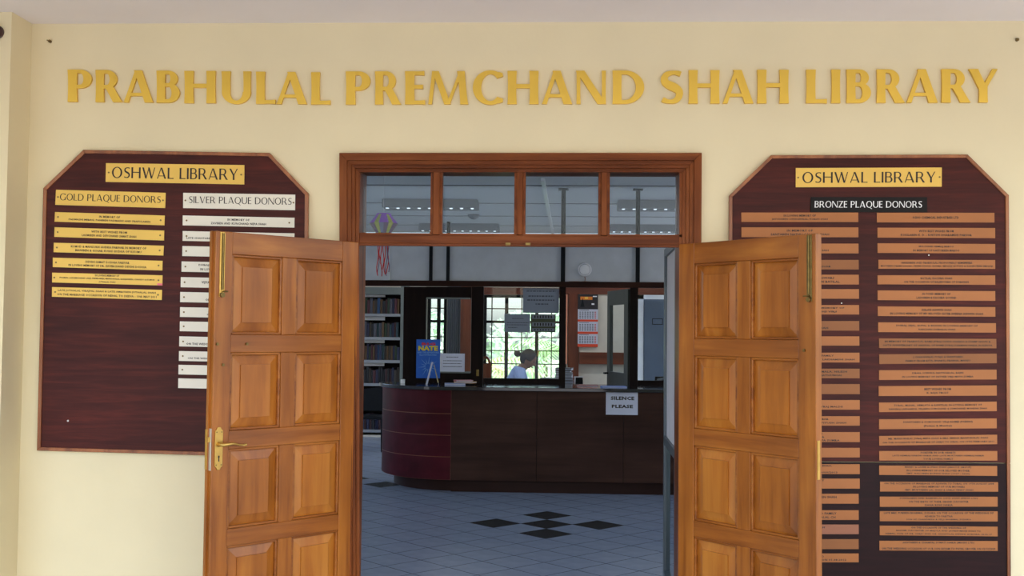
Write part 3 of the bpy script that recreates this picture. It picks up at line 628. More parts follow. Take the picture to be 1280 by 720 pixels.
R2 = [(1096.2, 1243, 265.9, 266, 278, 278.1, ['OSHO CHEMICAL INDUSTRIES LTD']),
      (1096.9, 1243.9, 284.6, 285, 297, 297.6, ['WITH BEST WISHES FROM', 'KOKILABEN K. D. - KHETSHI DHARAMSHI PARIVAR']),
      (1096.9, 1244, 304, 305, 316.1, 316.8, ['MULCHAND HEMRAJ MAROO', 'IN MEMORY OF KASTURBEN MAROO']),
      (1098, 1244, 324.7, 325, 335.9, 336.1, ['HANSABEN AND PRABHULAL PROFOUNDLY REMEMBERS', 'MOTIBEN PREMCHAND, PREMCHAND KHIMJI, MEGHJI RUPSHI & KANKUBEN MEGHJI']),
      (1096.9, 1244, 344, 344.2, 355.4, 356, ['RATILAL KACHRA SHAH', 'ON THE OCCASION OF BALMOVARA OF DARSHAN']),
      (1097, 1244.1, 363, 363.9, 375.1, 376, ['IN FOND MEMORY OF', 'LADHIBEN & KACHRA GOVIND']),
      (1097.2, 1244.2, 383, 383.9, 395, 395.9, ['SHILAN ASHWIN SHAH', 'IN LOVING MEMORY OF MY BELOVED SISTER SHEENA ASHWIN SHAH']),
      (1097.6, 1244.9, 402.9, 404, 415.1, 415.8, ['DHIRAJ, SEJAL, RUPAL & BHAVIN IN LOVING MEMORY OF', 'KANCHAN DHIRAJLAL SHAH']),
      (1098.8, 1245.4, 423, 423.6, 435.1, 435.4, ['IN MEMORY OF PRABHULAL RAMJI JIVRAJ HARIA SHARDA & STAMP SHOPS &', '100TH ANNIVERSARY OF ARRIVAL OF RAMJI JIVRAJ DARMAN HARIA IN KENYA']),
      (1099, 1245.9, 442.9, 442, 455, 454, ['J CHHAGANLAL PUNJA & SHANTABEN', 'FAMILY FROM RITA, BHARTI, PRABHA, MANJU']),
      (1098.8, 1245.7, 462.8, 462, 474.9, 474.3, ['KIRAN, SOBHAG, NATWARLAL, RAJNI', 'IN LOVING MEMORY OF FATHER VIRJI MAYA SUMRA']),
      (1098.4, 1245.9, 482.7, 481.7, 495, 494.6, ['BEST WISHES FROM', 'K. RAJA TRUST']),
      (1098.8, 1245.9, 503.3, 502, 515.1, 513.9, ['TORAL, MISHAL, HEMLATA & KANTILAL IN LOVING MEMORY OF', 'HANSRAJ LAKHAMSHI, VELJIBEN SOMCHAND & SOMCHAND MONSHA SHAH']),
      (1098.8, 1245.9, 524.1, 523, 536.5, 535.4, ['SHANTABEN & SOMCHAND VELJI KHIMJI (PARESH)', '(Padana & Mumbai)']),
      (1099, 1246.4, 545, 543.4, 557, 555.2, ['MR. MANSUKHLAL JIVRAJ MEPA SHAH & MRS. MEENA MANSUKHLAL SHAH', 'ON THE OCCASION OF MARRIAGE OF SARJU TO HIRAL ON 19TH FEBRUARY 2011']),
      (1099, 1246.6, 563.8, 563.8, 575.6, 575.8, ['FOREVER IN OUR HEARTS', 'LATE HEMRAJ NARSHI HARIA AND LATE MUKTABEN HEMRAJ HARIA', 'YOUR LOVING FAMILY']),
      (1099, 1246.4, 581.9, 582.5, 593.6, 594.9, ['MANJU & LAXMI RUPESH SHAH (ABACUS GROUP)', 'IN LOVING MEMORY OF OUR BELOVED MOTHER', 'SMT. KALUBEN RUPSHI SHAH (1927 - 2009)']),
      (1100, 1247.6, 602.1, 602.8, 614.4, 614.6, ['ON THE OCCASION OF MARRIAGE OF ASHWIN TO TORAL ON 19TH AUGUST 2008', 'IN LOVING MEMORY OF OUR MOTHERS', 'SMT. MUKTABEN LAL SHAH & SARLA VINAY SHAH']),
      (1099.8, 1247, 620.8, 621, 633.5, 633.3, ['SUSHILABEN AND RAMNIKLAL DEVJI SHAH (INDIA LTD)', 'ON THE BIRTH OF THEIR GRAND DAUGHTER', 'SIANA RISHI HARIA']),
      (1099.7, 1247, 639, 639.2, 651.5, 651.9, ['LATE MRS. PURIBEN BHARMAL SUDHKA ON THE OCCASION OF THE WEDDING OF', 'ADARSH TO PARITHA', 'SON OF CHANDRIKA & VELJI BHARMAL SUDHKA']),
      (1099.7, 1247, 657, 658.4, 669, 670.5, ['ON THE OCCASION OF THE WEDDING OF', 'RASHMI, DAUGHTER OF MAJULA AND JAYESH MAVJI SHAH TO', 'HEMAL, SON OF DR. SARJU AND DR. SHANTILAL DEVSHI GUDHKA 18.02.17']),
      (1099.3, 1247, 676, 676.3, 688, 688.6, ['SANTABEN & CHAMPAL SUMATI HARIA (MEGHI LTD)', 'ON THE WEDDING OCCASION OF OUR SON SHYAM TO PAYAL GROVER ON 02/12/2009'])]
for i, (x0, x1, a, b, c, d, ls) in enumerate(R2):
    lines(plaque(rb, [(x0, a), (x1, b), (x0+.1, c), (x1+.1, d)], M['copp' if i not in (9, 8) else 'copp2']), ls, cw=.0141, vs=[.2, .8] if i == 21 else None)
R1 = [(265.6, 277.4, ['IN LOVING MEMORY OF', 'JAYODABEN CHHAGANLAL, KORSHI SHAH']), (284.1, 296.4, ['IN MEMORY OF', 'SANTABEN NATHU GALAIYA SHAH']), (304.4, 316.6, ['', 'KHIMJI KARAMSHI SHAH']), (324.8, 336.7, ['', 'DEVCHAND VELJI PARIVAR']), (343.3, 355.5, ['WITH BEST WISHES PARIWARS', 'IN MEMORY OF SHANTABEN RATILAL']), (361.3, 373.3, []),
      (381.2, 393, ['VELJI & FAMILY IN LOVING MEMORY OF', 'LATE MANIBEN & MEGHJI VIRJI']), (401.2, 413.2, ['', 'RATILAL VIRPAR SHAH']), (420.3, 432, ['', 'CHHAGAN VORA']), (440.8, 453, ['SOMCHAND DHANJI & FAMILY', 'IN MEMORY OF TURKHI MEGHJI & LAKHAMSHI SHAH']), (460.8, 472.7, ['PRABHA, REKHA, MANISHA, MALA, NILESH', 'IN MEMORY OF M. JOSHI MATHUBHAI']), (480, 492.5, []),
      (500, 512, ['', 'MR & MRS MANSUKHLAL JIVRAJ MALDE']), (520.2, 532, ['TUSHAL, RITESHKUMAR', 'DIMPLE, MANISHA, RAHUL, PIYUSH SHAH']), (540, 552.5, ['JAYA & RAMESH', 'FAMILY OF KANTA', 'IN MEMORY OF THEIR PAPA SUMRA']), (559.7, 571.7, []), (580.2, 592.5, ['RACHNA & HASMUKH SHAH,', 'RATILAL', 'ON THE WEDDING - 09/09/2013']), (598.2, 610.7, ['SUDHIR & FAMILY', '', 'PRATIMABEN']),
      (617.2, 629.5, ['IN MEMORY OF KASTURBEN SHAH', 'FROM LTD']), (637.7, 649.8, ['LAKHAMSHI SUDHKA AND FAMILY', 'IN LOVING AND VASHRALAL CH']), (655.6, 667.6, ['LATE MEGHJI SHAH', 'SHANTI']), (673.9, 686.3, ['', 'RAJ']), (691.8, 702.8, ['MANJULABEN (UK)', 'ON THE WEDDING AMARA - ON 01.08.2012'])]
for i, (a, c, ls) in enumerate(R1):
    x0 = 926.7+i*.1; x1 = 1072.8+min(i, 11)*.17
    if i >= 18: x1 = 1073.3
    pl = plaque(rb, [(x0, a), (x1, a+.1), (x0+.1, c), (x1+.1, c+.1)], M['copp3' if i == 20 else ('copp2' if i in (3, 7, 10, 11, 21) else 'copp')])
    if ls: lines(pl, ls, cw=.0185 if i else .0145, shift=.06 if i > 1 else 0)
for px, py in ((1161, 319), (1135, 667), (1052, 379)):
    p = at(px, py, -.022); MB().tube([(p.x, -.0205, p.z), (p.x, -.0235, p.z)], .003, 8).build('nail_head', M['steel'], rb)
reroot(lb); reroot(rb)
# wall screws
for px, py, side in ((63, 52, 'left end'), (1271, 50, 'right end')):
    p = at(px, py, 0); MB().tube([(p.x, 0, p.z), (p.x, -.012, p.z)], .0085, 10).tube([(p.x, -.012, p.z), (p.x-.012, -.018, p.z+.004)], .003, 6).build('wall_screw', M['screw'], label='small dark screw high on the cream wall beyond the %s of the gold lettering' % side, cat='screw')
p = at(-3, 40.5, -.22); MB().lathe((p.x, -.22, p.z), [(.036, 0), (.036, -.02), (.028, -.04), (.012, -.05)], 20, 'Y').build('round_fixture', M['darkdome'], label='dark round fixture on the pier at the far left edge', cat='light fixture')

# ------------------------------------------------------------------ aluminium inner door
p0 = Vector((.652, .215)); p1 = Vector((at(831, 500, 1.12).x+.012, 1.12)); ud = (p1-p0); Ld = ud.length
ad = empty('door_3', (p0.x, p0.y, 0), math.atan2(ud.y, ud.x), kind='structure', label='grey aluminium framed inner door standing open at the right jamb')
ZT = 2.1; ZM = .93; tk = .04
box('stile', M['alum'], 0, .05, -tk/2, tk/2, .01, ZT, ad, .002); box('stile', M['alum'], Ld-.06, Ld, -tk/2, tk/2, .01, ZT, ad, .002)
box('rail', M['alum'], .05, Ld-.06, -tk/2, tk/2, ZT-.05, ZT, ad, .002); box('rail', M['alum'], .05, Ld-.06, -tk/2, tk/2, ZM-.05, ZM, ad, .002); box('rail', M['alum'], .05, Ld-.06, -tk/2, tk/2, .01, .1, ad, .002)
box('white_panel', M['milk'], .05, Ld-.06, -.004, .004, ZM, ZT-.05, ad); box('pane', M['glass'], .05, Ld-.06, -.003, .003, .1, ZM-.05, ad)

# ------------------------------------------------------------------ partition behind the counter
PY = 5.7
def px_(x, Y=PY, y=400): return at(x, y, Y).x
def pz_(y, Y=PY, x=640): return at(x, y, Y).z
pt = empty('partition', (0, 0, 0), kind='structure', label='dark framed office partition behind the counter with white upper panels')
def pb(name, m, xa, xb, ya, yb, d0=0, d1=.06, par=pt, **kw):
    return box(name, m, px_(xa, PY+d0, (ya+yb)/2), px_(xb, PY+d0, (ya+yb)/2), PY+d0, PY+d1, pz_(yb, PY+d0, (xa+xb)/2), pz_(ya, PY+d0, (xa+xb)/2), par, **kw)
zbeam1, zbeam0 = pz_(351.5), pz_(358.5)
box('beam', M['beam'], RX0+.01, px_(870), PY-.01, PY+.07, zbeam0, zbeam1, pt, .004)
for a, b, yt in ((535.5, 539.5, 290), (557, 561, 277)): box('post', M['black'], px_(a), px_(b), PY+.0, PY+.06, zbeam1, at(a, yt, PY).z, pt)
for a, b in ((700.5, 706), (794.5, 799.5)): box('post', M['black'], px_(a), px_(b), PY+.0, PY+.06, zbeam1, RZ-.004, pt); box('post_cap', M['black'], px_(a-3.5), px_(b+3.5), PY-.02, PY+.08, RZ-.012, RZ, pt)
zb = pz_(301)
edges = [(230, 486), (486, 535.5), (539.5, 557), (561, 700.5), (706, 794.5), (799.5, 870)]
for k, (a, b) in enumerate(edges):
    d = .0 if k == 0 else .025
    box('upper_panel', M['panelw'], px_(a), px_(b), PY+.01+d, PY+.03+d, zbeam1, zb, pt)
# office frame posts and sills down to the floor
zc = 1.0
pb('post', M['darkw'], 504, 511, 358.5, 480); pb('post', M['darkw'], 595, 604, 358.5, 480)
box('post', M['darkw'], px_(699), px_(707), PY, PY+.06, 0, zbeam0, pt); box('post', M['darkw'], px_(787.5), px_(797.5), PY, PY+.06, 0, zbeam0, pt)
pb('sill', M['darkw'], 604, 699, 473.3, 479.5); pb('sill', M['darkw'], 797.5, 870, 476, 483)
box('base_panel', M['darkw'], px_(500), px_(699), PY+.01, PY+.05, 0, pz_(481), pt); box('base_panel', M['darkw'], px_(797), px_(870), PY+.01, PY+.05, 0, pz_(484), pt)
pb('pane', M['glass'], 604, 699, 358.5, 473.3, .028, .032); pb('pane', M['glass'], 797.5, 870, 358.5, 476, .028, .032)
pb('glass_edge', M['steel'], 604, 699, 358.5, 359.3, .02, .03)
# office door (glazed) left of the office window
od = empty('door_4', kind='structure', label='dark wooden office door with a glass light, left of the office window')
def ob(name, m, xa, xb, ya, yb, d0=.0, d1=.05, **kw): return pb(name, m, xa, xb, ya, yb, d0, d1, par=od, **kw)
ob('stile', M['darkw'], 511, 532.5, 358.5, 480); ob('stile', M['darkw'], 589, 595, 358.5, 480); ob('rail', M['darkw'], 532.5, 589, 358.5, 373); ob('rail', M['darkw'], 532.5, 589, 465, 480)
bd = MB()
for (a, b, c, d) in ((531.5, 533, 372, 466), (588, 589.5, 372, 466), (533, 588, 372, 373.6), (533, 588, 464.4, 466)):
    A, B = at(a, d, PY-.006), at(b, c, PY-.006); bd.box(A.x, B.x, PY-.006, PY+.002, A.z, B.z)
bd.build('glazing_bead', M['shelf'], od); ob('pane', M['glass'], 533, 588, 373, 465, .02, .024); ob('keyhole_plate', M['dbrass'], 595.5, 598.5, 462, 470, -.012, .0)
# open office door (swung inwards) at the right bay
gx0, gx1 = px_(787.5), px_(762, 6.35)
gd = empty('door_5', (gx0, PY+.065, 0), math.atan2(.75, gx1-gx0), kind='structure', label='grey green glazed door swung into the office beside the calendar')
GL = math.hypot(gx1-gx0, .75); GH = 2.04
A0, A1 = .14, GL-.1
box('stile', M['greendoor'], 0, A0, -.02, .02, .01, GH, gd, .003); box('stile', M['greendoor'], A1, GL, -.02, .02, .01, GH, gd, .003)
box('rail', M['greendoor'], A0, A1, -.02, .02, GH-.16, GH, gd); box('rail', M['greendoor'], A0, A1, -.02, .02, .01, 1.14, gd)
box('pane', M['glass'], A0, A1, -.003, .003, 1.14, GH-.16, gd); MB().tube([(GL-.05, .0, 1.12), (GL-.05, .07, 1.12), (GL-.14, .08, 1.12)], .01, 8).build('door_handle', M['black'], gd)
# notices on the office glass
def notice(xa, xb, ya, yb, m, label, rows, hdr=None, Y=PY+.02, name='notice', cat='notice', ink='greyink'):
    A, B = at(xa, yb, Y), at(xb, ya, Y)
    o = MB().box(A.x, B.x, Y, Y+.0015, A.z, B.z).build(name, m, label=label, cat=cat)
    mb = MB(); rw = random.Random(int(xa))
    for (v, u0, u1, hh) in rows:
        u = u0
        while u < u1:
            wl_ = rw.uniform(.03, .09); e = min(u+wl_, u1); z = B.z+(A.z-B.z)*v
            mb.box(A.x+(B.x-A.x)*u, A.x+(B.x-A.x)*e, Y-.0006, Y-.0001, z-hh*.5, z+hh*.5); u = e+.02
    if rows: mb.build('print_lines', M[ink], o, kind='stuff')
    return o
notice(653.5, 699, 360.5, 391, M['sheet'], 'large grey notice at the top right of the office glass', [(.12, .1, .9, .010), (.32, .15, .85, .014), (.48, .12, .88, .014), (.64, .35, .7, .012)])
notice(630.3, 662.8, 392.5, 415, M['sheet'], 'plain grey notice below and left of the large one on the glass', [(.25, .3, .75, .008), (.48, .1, .95, .008), (.6, .1, .9, .008), (.75, .15, .5, .008)])
n3 = notice(663.4, 694.6, 393, 415, M['olive'], 'dark bordered notice with pale bands on the office glass', [])
for ya, yb in ((393.6, 398.5), (403, 408), (410.5, 413.8)):
    A, B = at(665, yb, PY+.0185), at(693.5, ya, PY+.0185); s_ = MB().box(A.x, B.x, PY+.0185, PY+.0195, A.z, B.z).build('pale_band', M['sheet'], n3)
    mb = MB()
    for k in range(7): x = A.x+(B.x-A.x)*(.1+k*.12); mb.box(x, x+.014, PY+.0178, PY+.0184, A.z+.008, B.z-.008)
    mb.build('print_lines', M['ink'], s_, kind='stuff')
notice(550.2, 581, 442, 464.5, M['paper'], 'white notice on the office door glass beside the blue poster', [(.2, .25, .75, .008), (.4, .12, .9, .008), (.55, .12, .85, .008), (.72, .12, .88, .008)], Y=PY-.012)
# blue poster
A, B = at(520, 472.5, PY-.02), at(550.5, 424.5, PY-.02)
po = MB().box(A.x, B.x, PY-.02, PY-.016, A.z, B.z).build('poster', M['bluep'], label='bright blue poster with yellow title on the dark office door', cat='poster')
def rect_uv(A, B, y): return lambda u0, u1, v0, v1: (lambda u, v: Vector((A.x+(B.x-A.x)*(u0+(u1-u0)*u), y, B.z+(A.z-B.z)*(v0+(v1-v0)*v))))
R_ = rect_uv(A, B, PY-.0215)
ftext('BIG', R_(.22, .80, .08, .15), po, M['red'], .05); ftext('NATE', R_(.08, .9, .165, .29), po, M['yellow'], .06, 'title_lettering'); ftext('AND THE ADVENTURES', R_(.05, .95, .315, .36), po, M['paleblue'], .02, 'subtitle'); ftext('ILLUSTRATED', R_(.14, .86, .38, .42), po, M['paleblue'], .02, 'subtitle')
mb = MB(); cx, cz = (A.x+B.x)/2, A.z+(B.z-A.z)*.3
for k in range(14):
    a = k*2*PI/14+.1; r1 = .115 if k % 2 else .085
    mb.prism([(cx+.03*math.cos(a-.12), cz+.03*math.sin(a-.12)), (cx+r1*math.cos(a), cz+r1*math.sin(a)), (cx+.03*math.cos(a+.12), cz+.03*math.sin(a+.12))], PY-.0214, PY-.0202)
mb.build('starburst', M['paleblue'], po)

# ------------------------------------------------------------------ reception counter
CY = 4.83; CZ = 1.03
ct = empty('reception_counter', (0, CY, 0), label='dark brown reception counter with a curved maroon end and black top', cat='counter')
cxs = [px_(565, CY), px_(672, CY), px_(780, CY), 1.75, 2.6]
XE = cxs[0]; erx, ery = .80, .83
def arcpt(a, inset=0): return (XE-(erx-inset)*math.sin(a), CY+ery-(ery-inset)*math.cos(a))
y_ = -CY
def cb(name, m, x0, x1, y0, y1, z0, z1, **kw): return box(name, m, x0, x1, y0-CY, y1-CY, z0, z1, ct, **kw)
for a, b in zip(cxs, cxs[1:]): cb('front_panel', M['counter'], a+.002, b-.002, CY, CY+.03, .12, CZ-.035, bevel=.002)
cb('plinth', M['plinth'], XE, 2.6, CY+.07, CY+.6, 0, .12)
cb('carcass', M['darkw'], XE, 2.6, CY+.035, CY+.62, .12, CZ-.035)
def curved(name, m, inset, z0, z1, a0=0, a1=PI/2, th=.02, n=36, solid=False):
    mb = MB(); pts = [arcpt(a0+(a1-a0)*k/n, inset) for k in range(n+1)]; pin = [arcpt(a0+(a1-a0)*k/n, inset+th) for k in range(n+1)]
    if solid: pin = [(XE, CY+ery-0.0)]*(n+1)
    for k in range(n):
        a, b, c, d = pts[k], pts[k+1], pin[k+1], pin[k]
        mb.add([(a[0], a[1]+y_, z0), (b[0], b[1]+y_, z0), (c[0], c[1]+y_, z0), (d[0], d[1]+y_, z0), (a[0], a[1]+y_, z1), (b[0], b[1]+y_, z1), (c[0], c[1]+y_, z1), (d[0], d[1]+y_, z1)],
               [(0, 1, 5, 4), (3, 7, 6, 2), (4, 5, 6, 7), (0, 3, 2, 1)]+([(0, 4, 7, 3)] if k == 0 else [])+([(1, 2, 6, 5)] if k == n-1 else []), False)
    for i in range(len(mb.sm)):
        pass
    return mb.build(name, m, ct)
zl = [.12, .345, .555, .765, CZ-.035]
for a, b in zip(zl, zl[1:]): curved('curved_panel', M['counterred'], 0, a+.0035, b-.0035)
curved('groove_strip', M['groove'], .004, .121, CZ-.036)
cb('groove_strip', M['groove'], XE-.003, XE+.002, CY+.001, CY+.02, .12, CZ-.035)
curved('curved_plinth', M['plinth'], .13, 0, .12, solid=True)
# black top slab with rounded nose
mb = MB(); n = 24; outer = [arcpt(PI/2*k/n, -.035) for k in range(n+1)]
poly = [(2.6, CY-.035)]+outer+[(2.6, CY+ery)]
m_ = len(poly)
mb.add([(x, y+y_, CZ-.035) for x, y in poly]+[(x, y+y_, CZ) for x, y in poly], [tuple(range(m_))[::-1], tuple(range(m_, 2*m_))]+[(i, (i+1) % m_, m_+(i+1) % m_, m_+i) for i in range(m_)])
mb.build('counter_top', M['toph'], ct, .004)
# paper sign
A, B = at(757.3, 518.3, CY-.004), at(797.3, 490, CY-.004)
sg = MB().box(A.x, B.x, CY-.004, CY-.001, A.z, B.z).build('paper_sign', M['paper'], label='white paper sign reading SILENCE PLEASE taped to the counter front', cat='sign')
R_ = rect_uv(A, B, CY-.0048)
ftext('SILENCE', R_(.15, .89, .2, .36), sg, M['ink'], .045); ftext('PLEASE', R_(.185, .85, .56, .71), sg, M['ink'], .045)
# things on the counter top
def flatbook(name, c, sx, sy, sz, rz, m, label, cat, group=None):
    o = empty(name, (c[0], c[1], c[2]), rz, label=label, cat=cat, group=group)
    MB().box(-sx/2, sx/2, -sy/2, sy/2, 0, sz*.14).box(-sx/2, sx/2, -sy/2, sy/2, sz*.86, sz).box(-sx/2, -sx/2+.003, -sy/2, sy/2, 0, sz).build('cover', m, o)
    MB().box(-sx/2+.003, sx/2-.004, -sy/2+.004, sy/2-.004, sz*.14, sz*.86).build('pages', M['paper'], o)
    return o
bk = {}
def bmat(rgb):
    if rgb not in bk: bk[rgb] = mat('cover_%d' % len(bk), rgb, .5)
    return bk[rgb]
cz = CZ+.0005
c0 = at(575, 483, 5.15)
flatbook('booklet', (c0.x-.05, 5.15, cz), .21, .15, .018, .1, bmat((150, 170, 220)), 'pale blue booklet, bottom of the small stack on the counter', 'booklet', 'booklets on the counter')
flatbook('booklet', (c0.x+.05, 5.2, cz+.0185), .2, .14, .016, -.25, bmat((206, 150, 40)), 'orange yellow booklet, middle of the small stack on the counter', 'booklet', 'booklets on the counter')
flatbook('booklet', (c0.x+.03, 5.2, cz+.035), .18, .13, .014, .3, bmat((190, 100, 110)), 'pink booklet, top of the small stack on the counter', 'booklet', 'booklets on the counter')
c0 = at(767, 485, 5.05); flatbook('folder', (c0.x, 5.05, cz), .25, .2, .012, .05, bmat((90, 130, 210)), 'flat blue folder on the counter above the paper sign', 'folder')
c0 = at(734, 485, 5.3); flatbook('folder', (c0.x, 5.3, cz), .22, .16, .008, 0, bmat((150, 50, 56)), 'thin dark red folder on the counter left of the blue one', 'folder')
c0 = at(503.5, 480, 5.3); MB().box(c0.x-.022, c0.x+.022, 5.28, 5.31, cz, cz+.045).build('small_box', M['white'], bevel=.004, label='small pale box on the curved end of the counter', cat='box')
# tent card seen from its end
tX = at(540.5, 470, 5.25).x
tn = empty('tent_card', (tX, 5.25, cz), .12, label='folded white tent card standing on the counter before the blue poster', cat='card stand')
for s_, nm, mm in ((-1, 'card_leaf', M['paper']), (1, 'card_leaf', M['sheet'])):
    o = MB().hexa([(s_*.062, -.05, 0), (s_*.062+.004, -.05, 0), (s_*.004+.004, -.05, .225), (s_*.004, -.05, .225), (s_*.062+.0, .05, 0), (s_*.062+.004, .05, 0), (s_*.004+.004, .05, .225), (s_*.004, .05, .225)]).build(nm, mm, tn)
    if s_ > 0: MB().hexa([(.0655, -.0512, .02), (.052, -.0512, .02), (.012, -.0512, .2), (.018, -.0512, .2), (.0655, -.0504, .02), (.052, -.0504, .02), (.012, -.0504, .2), (.018, -.0504, .2)]).build('printed_strip', bmat((180, 170, 120)), o)
MB().hexa([(-.068, -.052, 0), (-.048, -.052, 0), (.004, -.052, .225), (-.012, -.052, .225), (-.068, -.0505, 0), (-.048, -.0505, 0), (.004, -.0505, .225), (-.012, -.0505, .225)]).build('edge_strip', M['paper'], tn)
# round white unit above the beam
c0 = at(731, 337, PY+.0)
ru = empty('wall_unit', (c0.x, PY+.034, c0.z), label='round white disc unit on the white panel above the partition beam', cat='wall speaker')
MB().lathe((0, 0, 0), [(.074, 0), (.074, -.02), (.066, -.034), (.03, -.042), (.006, -.043)], 28, 'Y').build('disc_body', M['white'], ru)
for r in (.022, .042, .058): MB().lathe((0, -.036-(.07-r)*.06, 0), [(r, .004), (r, -.0015), (r-.003, -.0015), (r-.003, .004)], 28, 'Y').build('grille_ring', M['metalw'], ru)
MB().tube([(.0, -.01, -.07), (.006, -.012, -.1), (.0, -.015, -.125), (-.04, -.02, -.128), (-.1, -.02, -.127), (-.17, -.02, -.129)], .004, 6).tube([(.0, -.015, -.125), (.06, -.02, -.129), (.14, -.02, -.128)], .004, 6).build('cable', bmat((150, 92, 70)), ru)

# ------------------------------------------------------------------ office interior
OY = 10.9
def oz(x, y, Y=OY): return at(x, y, Y)
def of(name, m, xa, xb, ya, yb, d0=OY, d1=11.0, par=None, **kw):
    A, B = at(xa, yb, d0), at(xb, ya, d0); return box(name, m, A.x, B.x, d0, d1, A.z, B.z, par, **kw)
ow = empty('trim_2', kind='structure', label='brown wooden posts and rails on the cream office wall')
of('post', M['offw'], 709.5, 724, 360, 500, par=ow); of('header_rail', M['offwh'], 706, 870, 360, 367.5, OY-.005, par=ow); of('dado_rail', M['offwh'], 724, 800, 441, 455, OY-.004, par=ow); of('lit_jamb_strip', bmat((226, 150, 120)), 707, 709.5, 368, 455, OY-.002, par=ow)  # light on the window jamb is painted into its strip's pale orange
of('window_pelmet', M['offwh'], 597, 706, 357, 368, OY+.0, par=ow)
of('wall_panel', M['cream2'], 724, 790, 367.5, 441, OY+.03, par=ow)
# calendar
A, B = at(722, 433.5, OY-.012), at(747.6, 368, OY-.012); H_ = B.z-A.z
cal = empty('wall_calendar', ((A.x+B.x)/2, OY-.012, A.z), label='tall three month calendar with a dark sunset picture on the office wall', cat='calendar')
Wc = (B.x-A.x)/2
def cl(name, m, u0, u1, v0, v1, y0=-.002, y1=.004, par=cal): return box(name, m, -Wc+2*Wc*u0, -Wc+2*Wc*u1, y0, y1, H_*(1-v1), H_*(1-v0), par)
pc = cl('picture', mat('dark_picture', (34, 30, 34), .5, var=.3, scale=9), 0, 1, 0, .285)
cl('sunset', bmat((232, 130, 36)), .12, .72, .045, .105, -.0026, -.002, pc); cl('sunset', bmat((250, 200, 80)), .34, .5, .05, .09, -.003, -.0026, pc); MB().prism([(-Wc*.75, H_*.76), (-Wc*.35, H_*.76), (-Wc*.52, H_*.93)], -.0036, -.003).build('dark_peak', M['black'], pc); cl('white_mark', M['white'], .68, .82, .17, .2, -.003, -.002, pc); cl('white_mark', M['white'], .74, .94, .03, .05, -.003, -.002, pc)
for k, (v0, v1) in enumerate(((.285, .48), (.52, .71), (.755, .945))):
    s_ = cl('month_sheet', M['paper'], 0, 1, v0, v1, -.003); mb = MB(); mr = MB()
    for r in range(5):
        for c in range(7):
            x = -Wc+2*Wc*(.08+c*.125); z = H_*(1-(v0+(v1-v0)*(.28+r*.145))); (mr if c == 6 else mb).box(x, x+Wc*.15, -.0036, -.003, z-.006, z+.006)
    mb.box(-Wc*.85, Wc*.1, -.0036, -.003, H_*(1-v0-.022), H_*(1-v0-.012))
    mb.build('dates', M['greyink'], s_, kind='stuff'); mr.build('red_dates', M['red'], s_, kind='stuff')
    cl('red_strip', M['redp'], 0, 1, v1, (v1+.04, v1+.045, 1.0)[k], -.0035)
# notice board / cupboard right
of('white_jamb', M['white'], 799, 805, 369, 476, 9.55, 9.7, name='trim_3', kind='structure') if False else None
cbx = at(804.5, 400, 9.6).x; cbt = at(815, 374, 9.6).z
cu_ = empty('cupboard', (cbx, 9.6, 0), label='grey blue cupboard seen through the glass right of the open office door', cat='cupboard')
box('body', M['noticeb'], 0, .9, .02, .45, 0, cbt, cu_); box('door_panel', M['noticeb'], .01, .44, 0, .02, .05, cbt-.02, cu_, .003); box('door_panel', M['noticeb'], .455, .89, 0, .02, .05, cbt-.02, cu_, .003)
MB().box(.12, .27, -.004, 0, cbt-.36, cbt-.27).build('label_holder', M['black'], cu_); MB().box(.13, .26, -.006, -.004, cbt-.35, cbt-.28).build('label_card', M['noticeb'], cu_)
MB().box(-.09, -.0, .02, .45, 0, cbt+.06).build('side_board', M['white'], cu_); MB().box(-.09, .9, .02, .45, cbt, cbt+.06).build('top_board', M['white'], cu_)
# service shelf with machine
dk2 = empty('side_table', (at(815, 470, 6.4).x, 6.4, 0), label='dark side table behind the right partition glass', cat='table')
box('table_top', M['deskw'], -.2, .5, -.25, .25, .90, .93, dk2); 
for a in (-.17, .47):
    for b in (-.22, .22): box('leg', M['darkw'], a-.02, a+.02, b-.02, b+.02, 0, .90, dk2)
X0 = at(824, 470, 6.3).x
tp = empty('machine', (X0, 6.35, .931), label='black desk machine with a white box beside it behind the right glass', cat='office machine')
box('body', M['black'], -.06, .2, -.1, .12, 0, .11, tp, .008); box('paper_tray', M['black'], -.04, .16, .0, .05, .11, .16, tp, .004); MB().tube([(-.02, -.05, .125), (.1, -.05, .15)], .014, 8).build('handset', M['greyink'], tp)
box('desk_box', M['white'], X0-.13, X0-.065, 6.3, 6.42, .931, 1.03, bevel=.004, label='small white box left of the black machine', cat='box')
